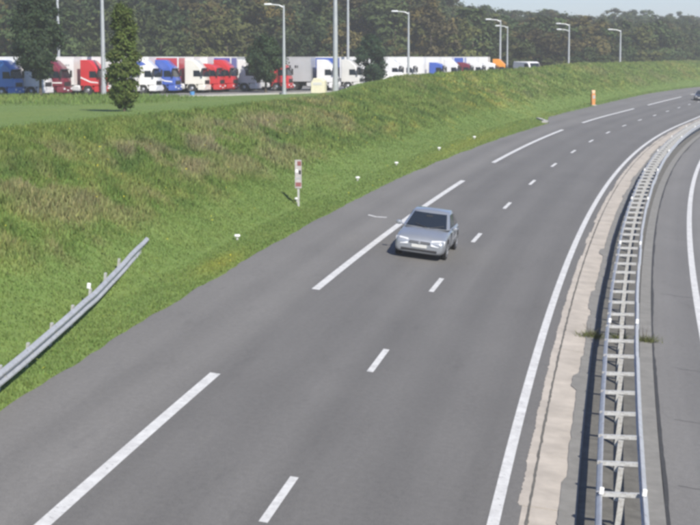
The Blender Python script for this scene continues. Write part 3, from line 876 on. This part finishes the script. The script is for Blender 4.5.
    mb = MB(); mb.box(2.28, 2.297, -.34, .34, .578, .60); mb.tube((2.27, 0, .59), (2.305, 0, .59), .045, n=16); mb.build('badge', M_RIM, g)
    mb = MB(); mb.box(2.16, 2.286, -.62, .62, .285, .375, bev=.02); mb.build('air_intake', M_BLACK, root)
    mb = MB(); mb.box(2.27, 2.295, -.26, .26, .415, .52, bev=.004); mb.build('number_plate', mat('plate_grey', (.55, .55, .52), .5), root)
    for sgn in (-1, 1):
        mb = MB(); mb.tube((1.10, sgn * .05 + .1, .965), (.93, sgn * .5 + .12, 1.06), .012, n=6); mb.build('wiper', M_BLACK, root)
    mb = MB(); mb.box(.32, .37, -.12, .12, 1.24, 1.31, bev=.01); mb.build('rear_view_mirror', M_BLACK, root)
    return root

M_CARS = mat('car_silver_blue', (.325, .345, .37), .34, metal=.45, coat=.6, var=.06, vscale=1.0)
M_CARD = mat('car_dark_blue', (.03, .035, .05), .3, metal=.3, coat=.6)
M_CARW = mat('car_white', (.70, .70, .69), .35, coat=.4)
ROT = Matrix.Rotation(math.pi, 4, 'Z')
car('car', frame_at(63.4, -1.36, .004) @ ROT @ Matrix.Scale(1.11, 4), M_CARS, 'silver blue saloon car driving towards the viewer in the near lane', 'car')
car('car', frame_at(242.0, -.9 - float(drift(242)) * .28, .004) @ ROT, M_CARD, 'dark car coming round the bend at the right edge', 'car')

def van(name, loc, rz, m, label, low=None):
    root = empty(name, loc, rz); tag(root, label, 'van')
    prof = [(2.4, .35), (2.45, .75), (2.2, 1.05), (1.45, 1.25), (.95, 1.95), (.6, 2.05), (-2.3, 2.05), (-2.42, 1.6), (-2.42, .35)]
    mb = MB(); mb.extrude_y(prof, -.95, .95, .10); mb.build('body', m, root, True)
    if low: mb = MB(); mb.box(-2.3, 2.2, -.972, .972, .42, 1.0); mb.build('side_stripe', low, root)
    mb = MB(); mb.add([(1.44, -.8, 1.32), (1.44, .8, 1.32), (1.04, .74, 1.90), (1.04, -.74, 1.90), (1.47, -.8, 1.32), (1.47, .8, 1.32), (1.07, .74, 1.90), (1.07, -.74, 1.90)], [(0, 3, 2, 1), (4, 5, 6, 7), (0, 1, 5, 4), (1, 2, 6, 5), (2, 3, 7, 6), (3, 0, 4, 7)]); mb.build('windscreen', M_GLASS, root)
    for sgn in (-1, 1):
        y0, y1 = sorted((sgn * .945, sgn * .958))
        mb = MB(); mb.extrude_y([(1.25, 1.3), (.88, 1.85), (.1, 1.85), (.1, 1.3)], y0, y1); mb.build('side_window', M_GLASS, root)
        mb = MB(); mb.box(2.38, 2.46, min(sgn * .55, sgn * .85), max(sgn * .55, sgn * .85), .78, .95, bev=.02); mb.build('headlight', M_LAMP, root)
        for x in (1.55, -1.5):
            mb = MB(); mb.lathe_y([(-.2, .25), (-.2, .32), (.0, .33), (.03, .30), (.03, .2)], 20)
            o = mb.build('wheel', M_TYRE, root, True); o.location = (x, sgn * .93, .33); o.rotation_euler = (0, 0, 0 if sgn > 0 else math.pi)
    return root
van('van', ((384 - 350) / 1628.08 * 212, 212, LOTZ), math.radians(180), M_CARW, 'white van with sloping bonnet below the round dark tree at the crest')
van('van', ((528 - 350) / 1628.08 * 262, 262, LOTZ), math.radians(-60), M_CARW, 'white box van with blue flank alone right of the orange lorry', P_['blue']).scale = (1.25, 1.15, 1.6)

# ------------------------------------------------------------------ lamp posts and masts
def lamp_post(px, D, Ht, label, arm=2.0, r=.10, two=False, base=True, aim=math.pi):
    X = (px - 350) / 1628.08 * D
    root = empty('lamp_post', (X, D, LOTZ - .05)); tag(root, label, 'lamp post', 'lamp posts round the truck park')
    mb = MB(); mb.path([(0, 0, 0), (0, 0, Ht * .5), (0, 0, Ht)], [r * 1.25, r, r * .62], 12); mb.build('pole', M_POLE, root, True)
    mb = MB(); mb.tube((0, 0, 0), (0, 0, .12), r * 2.6, n=12); mb.tube((0, 0, .12), (0, 0, 1.1), r * 1.45, n=12); mb.build('base', M_POLE, root, True)
    lv = [Ht] + ([Ht - 1.0] if two else [])
    for k, h in enumerate(lv):
        a = aim + (.25 if k else 0); dx, dy = math.cos(a), math.sin(a)
        mb = MB(); mb.path([(0, 0, h - .25), (dx * arm * .35, dy * arm * .35, h), (dx * arm, dy * arm, h + .08)], [r * .6, r * .5, r * .45], 8); ar = mb.build('arm', M_POLE, root, True)
        mb = MB(); mb.box(-.42, .42, -.16, .16, -.09, .09, bev=.05); o = mb.build('lamp_head', M_LAMP, root, True); o.location = (dx * (arm + .2), dy * (arm + .2), h + .1); o.rotation_euler = (0, 0, a)
    return root
lamp_post(61, 190, 15, 'grey mast rising out of the dark tree at far left', r=.16)
lamp_post(105, 171.5, 15, 'grey mast just left of the conical tree, in front of the red cab', r=.20)
lamp_post(284.5, 178, 9.6, 'lamp post with one arm standing at the grass edge beside low red cab', arm=1.5, r=.16)
lamp_post(335.5, 180, 16, 'thickest pale mast standing beside the cream container', r=.25)
lamp_post(348, 225, 17, 'thin mast behind the lorries right of the thickest mast', r=.17)
lamp_post(408, 212, 9.8, 'lamp post with one arm above the first far white lorries', arm=1.6, r=.15)
lamp_post(499, 253, 9.7, 'lamp post over the right end of the far lorries, left of a close pair', arm=1.7, r=.16)
lamp_post(506, 268, 9.0, 'lamp post right behind another, near the orange lorry', arm=1.4, r=.14)
lamp_post(567, 285, 9.7, 'lamp post with two lamp heads before the wood', arm=1.7, r=.17, two=True)
lamp_post(618, 298, 8.9, 'rightmost lamp post standing before the wood', arm=1.7, r=.18)

# ------------------------------------------------------------------ small things
# emergency telephone
b = tz(191.0, -7.75)
root = empty('emergency_telephone', b, math.radians(20)); tag(root, 'orange emergency telephone pillar at the road edge by the lay-by', 'emergency phone')
M_OR = mat('orange_plastic', (.56, .24, .07), .5, var=.12)
mb = MB(); mb.box(-.24, .24, -.20, .20, .0, 1.28, bev=.05); mb.build('pillar', M_OR, root, True)
mb = MB(); mb.box(-.22, .22, -.18, .18, 1.28, 1.72, bev=.06); mb.build('cap', mat('pale_orange', (.68, .46, .28), .5, var=.1), root, True)
mb = MB(); mb.box(-.14, .14, -.225, -.20, .75, 1.12, bev=.01); mb.build('speaker_panel', P_['grey'], root)
mb = MB(); mb.box(-.34, .34, -.32, .32, -.15, .04); mb.build('plinth', M_KERB, root)
# marker sign at the toe of the slope
b = tz(71.1, -8.25)
root = empty('marker_sign', b, math.radians(-8)); tag(root, 'narrow faded red and white marker sign on a grey post at the slope foot', 'sign')
mb = MB(); mb.box(-.055, .055, -.03, .03, -.2, 2.0); mb.build('post', M_GALV_OLD, root)
pan = MB(); pan.box(-.19, .19, -.06, -.035, .82, 2.08, bev=.006)
pan = pan.build('panel', mat('sign_white', (.50, .48, .47), .5, var=.3, vscale=3, var2=(.30, .26, .26)), root)
M_RF = mat('faded_red', (.27, .10, .095), .6, var=.3, vscale=6)
for (x0, x1, z0, z1, m) in ((-.05, .17, 1.82, 2.02, M_RF), (-.15, .17, .90, 1.08, M_RF), (-.16, .0, 1.52, 1.66, M_WHITE), (.03, .16, 1.44, 1.62, M_BLACK), (-.12, .14, 1.22, 1.30, P_['grey'])):
    mb = MB(); mb.box(x0, x1, -.066, -.0605, z0, z1); mb.build('sign_field', m, pan)
root.scale = (.78, 1, 1)
# short white delineators in the verge
for i, (s, o_, lb) in enumerate(((59.6, -8.05, 'short white marker stub in the verge nearest to the viewer'), (71.9, -8.50, 'short white marker stub at the foot of the narrow sign'), (84.0, -8.1, 'short white marker stub first beyond the narrow sign'),
                       (94.2, -7.9, 'short white marker stub second beyond the narrow sign'), (107.5, -7.6, 'short white marker stub third beyond the narrow sign'), (120.5, -7.3, 'short white marker stub farthest up the verge'))):
    root = empty('marker_stub', tz(s, o_)); tag(root, lb, 'marker', 'white stubs along the verge')
    mb = MB(); mb.tube((0, 0, -.1), (0, 0, .14), .045, n=8); mb.build('stake', M_GALV_OLD, root)
    mb = MB(); mb.box(-.11, .11, -.08, .08, .12, .22, bev=.03); mb.build('cap', M_WHITE, root, True)
# cream container
root = empty('container', ((319 - 350) / 1628.08 * 179.5, 179.5, LOTZ - .05), math.radians(-12)); tag(root, 'cream coloured container at the edge of the truck park beside the thickest mast', 'container')
M_CR = mat('cream_plastic', (.70, .65, .48), .5, var=.1)
mb = MB(); mb.extrude_y([(-.75, .1), (.75, .1), (.75, 1.45), (.35, 1.75), (-.45, 1.75), (-.75, 1.3)], -.7, .7, .06); mb.build('bin_body', M_CR, root, True)
mb = MB(); mb.box(-.5, .5, -.72, -.69, 1.0, 1.3, bev=.01); mb.build('flap', P_['offwhite'], root)
mb = MB(); mb.box(-.7, .7, -.65, .65, 0, .11); mb.build('skid', M_BLACK, root)
# blue bin
root = empty('litter_bin', ((193 - 350) / 1628.08 * 168, 168, LOTZ)); tag(root, 'small blue litter bin at the lot edge before the cream lorry', 'litter bin')
mb = MB(); mb.path([(0, 0, .05), (0, 0, .42), (0, 0, .5)], [.22, .26, .26], 14); mb.build('barrel', mat('bin_blue', (.08, .26, .55), .5, var=.1), root, True)
mb = MB(); mb.path([(0, 0, .5), (0, 0, .55)], [.28, .23], 14); mb.build('rim', M_BLACK, root, True)
mb = MB(); mb.tube((0, 0, 0), (0, 0, .05), .2, n=12); mb.build('foot', M_BLACK, root)
# kerb nosing where the lay-by opens
mb = MB()
ks = np.linspace(148.6, 153.2, 9); ko = np.interp(ks, [148.6, 150.5, 151.6, 153.2], [-5.75, -5.82, -6.35, -7.0]) - .05
for i in range(8):
    a0, a1 = rp(ks[i], ko[i], -.1), rp(ks[i + 1], ko[i + 1], -.1); b0, b1 = rp(ks[i], ko[i] - .42, -.1), rp(ks[i + 1], ko[i + 1] - .42, -.1)
    u = NRM * .22
    mb.add([a0, a1, b1, b0, a0 + u, a1 + u, b1 + u, b0 + u], [(4, 5, 6, 7), (0, 1, 5, 4), (2, 3, 7, 6), (1, 2, 6, 5), (3, 0, 4, 7)])
tag(mb.build('kerb', M_KERB, None), kind='structure')

# ------------------------------------------------------------------ foliage
def leaf_quads(C, Nn, size, r, aspect=1.0):
    """quads centred on C facing roughly Nn"""
    n = len(C)
    Nn = Nn / np.maximum(np.linalg.norm(Nn, axis=1, keepdims=True), 1e-6)
    t = r.normal(size=(n, 3)); t -= (t * Nn).sum(1, keepdims=True) * Nn
    t /= np.maximum(np.linalg.norm(t, axis=1, keepdims=True), 1e-6)
    b = np.cross(Nn, t)
    s = np.asarray(size).reshape(-1, 1) * .5
    V = np.stack([C - t * s, C - b * s * .55 * aspect + Nn * s * .12, C + t * s, C + b * s * .55 * aspect + Nn * s * .12], 1).reshape(-1, 3)
    return V, np.arange(4 * n).reshape(n, 4)

def crown(r, H, R, nclump, nleaf, leaf, shape='round', cl=(.30, .48), z0=0.0, spread=1.0):
    """leaf faces in clumps through a crown of height H and radius R (base at z0); returns V, F, per-leaf shade"""
    cs = []
    while len(cs) < nclump:
        u = r.random(); a = r.uniform(0, 2 * math.pi)
        if shape == 'cone': env = R * min(1, (1 - u) ** .75 * 1.05) * min(1, (u + .05) / .16)
        elif shape == 'spindle': env = R * float(np.interp(u, [0, .1, .3, .55, .8, 1], [.5, .72, .95, 1.0, .72, .22]))
        elif shape == 'round': env = R * max(.12, (1 - (2 * u - .92) ** 2)) ** .5 if abs(2 * u - .92) < 1 else R * .15
        else: env = R * (1 - (1.25 * u - .35) ** 2 * 1.1) ** .5 if (1.25 * u - .35) ** 2 * 1.1 < 1 else .2 * R
        rr = env * (r.random() ** .45)
        cs.append((rr * math.cos(a), rr * math.sin(a), z0 + u * H, env))
    cs = np.array(cs)
    w = r.integers(0, nclump, nleaf)
    crad = r.uniform(cl[0], cl[1], nclump) * R * (.55 + .45 * cs[:, 3] / R)
    d = r.normal(size=(nleaf, 3)); d /= np.linalg.norm(d, axis=1, keepdims=True)
    rad = crad[w] * np.abs(r.normal(.62, .34, nleaf))
    C = cs[w, :3] + d * rad[:, None] * np.array([1, 1, .85])
    out = C - np.array([0, 0, z0 + H * .4]); out /= np.linalg.norm(out, axis=1, keepdims=True)
    Nn = d * .6 + out * .7 + np.array([0, 0, .35]) + r.normal(size=(nleaf, 3)) * .5
    V, F = leaf_quads(C, Nn, leaf * r.uniform(.6, 1.35, nleaf), r)
    shade = (r.uniform(.82, 1.18, nclump)[w] * r.uniform(.8, 1.2, nleaf))
    return V, F, shade

M_LEAF = mat_attr('leaves', .7, .15, 2.0, .22, 0, .25)

def tree(px, D, H, R, crown_z, label, col, shape='round', nleaf=5000, nclump=34, leaf=.28, seed=1, zbase=None, group=None, nm='tree', X=None, cl=(.26, .42)):
    r = np.random.default_rng(seed)
    X = (px - 350) / 1628.08 * D if X is None else X
    zb = ground_z(X, D) if zbase is None else zbase
    root = empty(nm, (X, D, zb)); tag(root, label, 'tree', group)
    V, F, sh = crown(r, H - crown_z, R, nclump, nleaf, leaf, shape, cl, crown_z)
    c = np.repeat(np.array(col)[None] * sh[:, None] * (1 + r.normal(0, .06, (len(sh), 3))), 4, 0)
    link_obj('crown', np_mesh('crown', V, F, False, np.clip(c, 0, 1)), root, M_LEAF)
    mb = MB(); tr = max(.08, R * .055)
    pts = [(0, 0, -.2), (.03, .02, crown_z * .6), (-.04, .03, crown_z + (H - crown_z) * .35), (.02, -.02, crown_z + (H - crown_z) * .8)]
    mb.path(pts, [tr * 1.5, tr * 1.1, tr * .7, tr * .25], 8)
    for k in range(7):
        a = r.uniform(0, 6.28); z = crown_z + (H - crown_z) * r.uniform(.05, .6); q = R * r.uniform(.45, .8)
        mb.path([(0, 0, z), (q * .5 * math.cos(a), q * .5 * math.sin(a), z + q * .35), (q * math.cos(a), q * math.sin(a), z + q * .55)], [tr * .5, tr * .33, tr * .12], 6)
    mb.build('trunk', M_BARK, root, True)
    return root

# ground height lookup by world XY (nearest terrain sample on the visible side)
_GW = W.reshape(-1, 3)
def ground_z(x, y):
    d = (_GW[:, 0] - x) ** 2 + (_GW[:, 1] - y) ** 2
    i = np.argpartition(d, 4)[:4]; w = 1 / (d[i] + .01)
    return float((_GW[i, 2] * w).sum() / w.sum())

tree(42, 160, 10.2, 2.35, 2.3, 'dark green broad tree in front of the lorries at far left', (.030, .052, .022), 'round', 26000, 90, .34, 3, cl=(.28, .42))
tree(125, 100, 6.45, .90, .18, 'conical green tree standing alone on the grass before the lorries', (.092, .128, .030), 'spindle', 30000, 150, .18, 4, cl=(.30, .46))
tree(266, 186.5, 6.3, 2.0, 1.6, 'dark tree between the white lorry and the low red cab', (.034, .062, .024), 'round', 16000, 70, .30, 5, cl=(.28, .42))
tree(371, 206, 6.6, 1.85, 1.2, 'round dark tree at the crest right of the blue trailer', (.028, .056, .026), 'round', 16000, 70, .30, 6, cl=(.28, .42))

# --- the wood behind: crowns from eight moulds, one mass
r = np.random.default_rng(11)
moulds = []
for k in range(8):
    shp = ['round', 'ovoid', 'round', 'cone', 'ovoid', 'round', 'ovoid', 'round'][k]
    moulds.append(crown(r, 1.0, .40 if shp != 'cone' else .30, 34, 2300, .066, shp, (.22, .40)))
PAL = np.array([[.064, .096, .030], [.080, .108, .034], [.052, .086, .031], [.100, .110, .032], [.086, .104, .036], [.124, .106, .034], [.106, .090, .036], [.066, .090, .036], [.130, .104, .030], [.058, .094, .028]])
PW = np.array([.17, .16, .17, .12, .12, .07, .06, .09, .03, .05]); PW /= PW.sum()
FV, FF, FC, nb = [], [], [], 0
TV = MB()
count = 0
for row in range(17):
    for px in np.arange(-70, 790, 1.0):
        pass
    D0 = 0
    x_step = 6.2 + row * .22
    Xs = np.arange(-95, 165, x_step) + r.uniform(-2.5, 2.5)
    for Xc in Xs:
        yf = float(np.interp(Xc, [-120, -60, 0, 30, 45, 60, 80, 110, 200], [226, 234, 262, 292, 318, 346, 387, 448, 630]))
        X = Xc + r.normal(0, 1.6); Y = yf + row * 9.5 * (1 + row * .02) + r.normal(0, 2.2)
        px = 350 + 1628.08 * X / Y
        if px < -45 or px > 745: continue
        Hh = r.uniform(10.5, 15.5) * (1 if row > 0 else r.uniform(.6, .95)); k = int(r.integers(0, 8)); Rr = Hh * r.uniform(.85, 1.15)
        Hh *= float(np.interp(px, [400, 460, 500, 540, 600, 640, 660, 700], [1.0, .86, .80, .80, .80, .86, .90, .82]))
        V, F, sh = moulds[k]
        a = r.uniform(0, 6.28); ca, sa = math.cos(a), math.sin(a)
        zb = float(LOTZ + hill(np.array([X]), np.array([Y]))[0])
        Vt = np.stack([(V[:, 0] * ca - V[:, 1] * sa) * Rr, (V[:, 0] * sa + V[:, 1] * ca) * Rr, V[:, 2] * Hh * .88 + Hh * .12], 1) + np.array([X, Y, zb])
        c = PAL[r.choice(10, p=PW)] * r.uniform(.58, 1.12)
        FV.append(Vt); FF.append(F + nb); nb += len(Vt)
        FC.append(np.repeat(c[None] * sh[:, None], 4, 0)); count += 1
        if row < 2: TV.tube((X, Y, zb - .3), (X, Y, zb + Hh * .6), .2, .08, 7)
forest = link_obj('wood', np_mesh('wood', np.concatenate(FV), np.concatenate(FF), False, np.clip(np.concatenate(FC), 0, 1)), None, M_LEAF)
tag(forest, 'dense mixed wood turning autumn coloured on the rise behind the lorries', 'wood', kind='stuff')
o = TV.build('tree_trunks', M_BARK, forest); tag(o, kind='stuff')
print('forest trees', count)

# --- undergrowth along the foot of the wood
r = np.random.default_rng(12)
UV_, UF, UC, nb = [], [], [], 0
for k in range(120):
    Xc = r.uniform(-70, 110); yf = float(np.interp(Xc, [-120, -60, 0, 30, 45, 60, 80, 110, 200], [226, 234, 262, 292, 318, 346, 387, 448, 630])) - r.uniform(3, 8)
    V, F, sh = moulds[int(r.integers(0, 3))]; sc = r.uniform(2.2, 4.5)
    UV_.append(V * np.array([sc * 1.7, sc * 1.7, sc]) + np.array([Xc, yf, float(LOTZ + hill(np.array([Xc]), np.array([yf]))[0]) - .2])); UF.append(F + nb); nb += len(V)
    UC.append(np.repeat((PAL[int(r.integers(0, 5))] * r.uniform(.8, 1.2))[None] * sh[:, None], 4, 0))
ug = link_obj('undergrowth', np_mesh('undergrowth', np.concatenate(UV_), np.concatenate(UF), False, np.clip(np.concatenate(UC), 0, 1)), None, M_LEAF)
tag(ug, 'low green scrub along the foot of the wood', 'scrub', kind='stuff')

# ------------------------------------------------------------------ grass
def blades(n, s_rng, o_rng, r, hscale=1.0, wscale=1.0, rough_only=False):
    s = r.uniform(*s_rng, n); o = r.uniform(*o_rng, n)
    e = road_edge(s); keep = o < e - .02 + r.normal(0, .06, n)
    s, o = s[keep], o[keep]
    Wp = terrain(s, o)
    c, dry, up, yel = turf_colour(s, o, Wp[:, 0], Wp[:, 1])
    keep = np.interp(Wp[:, 0], EDGE_X, EDGE_Y) - .25 > Wp[:, 1]
    s, o, Wp, c, dry, up, yel = s[keep], o[keep], Wp[keep], c[keep], dry[keep], up[keep], yel[keep]
    n = len(s)
    bankish = ss((-o - 24) / 6) * ss((Wp[:, 1] - 118) / 14) * ss((-12 - Wp[:, 0]) / 6)
    clump = np.clip(.75 + .45 * vnoise(s * 1.9, o * 2.6, 31), .3, 1.5)
    edge_t = np.exp(-((e[:0].sum() if False else 0)) ** 2)
    hgt = (.06 + .155 * up * clump + .14 * dry + .24 * bankish) * (1 - .75 * ss((-o - 19) / 8) * (1 - bankish)) * r.uniform(.5, 1.4, n) * hscale
    wid = (.018 + .016 * r.random(n)) * wscale * (1 + .5 * up)
    a = r.uniform(0, 2 * math.pi, n); ln = r.uniform(.1, .75, n) * hgt
    tip = Wp + np.stack([np.cos(a) * ln, np.sin(a) * ln, hgt], 1)
    a2 = r.uniform(0, math.pi, n); dv = np.stack([np.cos(a2), np.sin(a2), np.zeros(n)], 1) * wid[:, None]
    V = np.stack([Wp - dv - np.array([0, 0, .02]), Wp + dv - np.array([0, 0, .02]), tip], 1).reshape(-1, 3)
    cj = c * r.uniform(.75, 1.3, (n, 1)) * (1 + r.normal(0, .05, (n, 3)))
    cj = np.repeat(np.clip(cj, 0, 1), 3, 0)
    return V, np.arange(3 * n).reshape(n, 3), cj
r = np.random.default_rng(15)
BL = [blades(150000, (25, 75), (-18, -6.5), r), blades(110000, (75, 150), (-19, -5.4), r, 1.05, 1.4), blades(105000, (150, 370), (-21, -5.4), r, 1.1, 2.2),
      blades(70000, (35, 190), (-78, -17), r, 1.1, 2.0)]
GV = np.concatenate([b[0] for b in BL]); off = np.cumsum([0] + [len(b[0]) for b in BL[:-1]])
GF = np.concatenate([b[1] + k for b, k in zip(BL, off)]); GC = np.concatenate([b[2] for b in BL])
M_GRASS = mat_attr('grass_blade', .8, .1, 1.0, .25, 0, .2)
g = link_obj('grass', np_mesh('grass', GV, GF, False, GC), None, M_GRASS)
tag(g, 'green and dry tan grass growing over the cut slope and verge', 'grass', kind='stuff')
# leafy weeds and yellow flowers through the slope
n = 26000
s = r.uniform(30, 300, n); o = r.uniform(-17, -7.0, n); Wp = terrain(s, o); c, dry, up, yel = turf_colour(s, o, Wp[:, 0], Wp[:, 1])
k = (r.random(n) < .12 + .5 * yel) & (o < road_edge(s) - .1); Wp = Wp[k]; c = c[k]; yel = yel[k]; n = len(Wp)
C = Wp + np.stack([r.normal(0, .05, n), r.normal(0, .05, n), r.uniform(.12, .45, n) * (.4 + .6 * up[k])], 1)
V, F = leaf_quads(C, np.stack([r.normal(.3, .5, n), r.normal(-.3, .5, n), np.ones(n)], 1), r.uniform(.06, .14, n), r)
isf = (r.random(n) < .10 + .3 * yel)[:, None]
cf = np.where(isf, np.array([.46, .42, .04]), c * .55 + np.array([.06, .075, .008]))
g = link_obj('weeds', np_mesh('weeds', V, F, False, np.repeat(np.clip(cf, 0, 1), 4, 0)), None, M_GRASS)
tag(g, 'leafy weeds with small yellow flowers scattered over the slope', 'weeds', kind='stuff')

# weeds rooted in the median joints: two plants
def weed(s0, o0, n, spread, label, seed):
    r = np.random.default_rng(seed)
    p = rp(s0, o0, .0); root = empty('weed', p); tag(root, label, 'weed')
    b = np.stack([r.normal(0, spread * .5, n), r.normal(0, spread * .35, n), np.full(n, -.02)], 1)
    a = r.uniform(0, 6.28, n); h = r.uniform(.06, .28, n); l = r.uniform(.05, .36, n)
    tip = b + np.stack([np.cos(a) * l * 1.3, np.sin(a) * l, h], 1); a2 = r.uniform(0, 3.14, n); dv = np.stack([np.cos(a2), np.sin(a2), 0 * a2], 1) * .013
    V = np.stack([b - dv, b + dv, tip], 1).reshape(-1, 3)
    c = np.repeat(np.array([.125, .14, .05]) * r.uniform(.6, 1.5, (n, 1)), 3, 0)
    link_obj('leaf_blades', np_mesh('leaf_blades', V, np.arange(3 * n).reshape(n, 3), False, c), root, M_GRASS)
    mb = MB()
    for k in range(6): mb.tube((r.normal(0, spread * .3), r.normal(0, .1), -.02), (r.normal(0, spread * .6), r.normal(0, .25), r.uniform(.25, .5)), .008, .003, 5)
    mb.build('stem', M_BARK, root)
weed(50.6, 5.5, 340, .38, 'straggly weed growing from the gutter left of the median barrier', 41)
weed(51.2, 7.2, 250, .32, 'straggly weed growing right of the median barrier', 42)
weed(51.0, 6.4, 120, .2, 'small weed between the two rails of the median barrier', 43)

# ------------------------------------------------------------------ haze
gmin = W.reshape(-1, 3).min(0); gmax = W.reshape(-1, 3).max(0); top = max(gmax[2], 48.0) + 2
print('ground', gmin, gmax)
mb = MB(); mb.box(gmin[0] - 20, gmax[0] + 20, gmin[1] - 20, gmax[1] + 20, gmin[2] - 1, top)
hz = mb.build('haze', mat('haze_air'), None)
hm = MATS['haze_air']; nt = hm.node_tree
nt.nodes.remove(nt.nodes['Principled BSDF'])
pv = nt.nodes.new('ShaderNodeVolumePrincipled'); pv.inputs['Color'].default_value = (.93, .93, .94, 1); pv.inputs['Density'].default_value = .0005; pv.inputs['Anisotropy'].default_value = .1
nt.links.new(pv.outputs[0], nt.nodes['Material Output'].inputs['Volume'])
tag(hz, 'thin pale haze in the air', 'haze', kind='stuff')
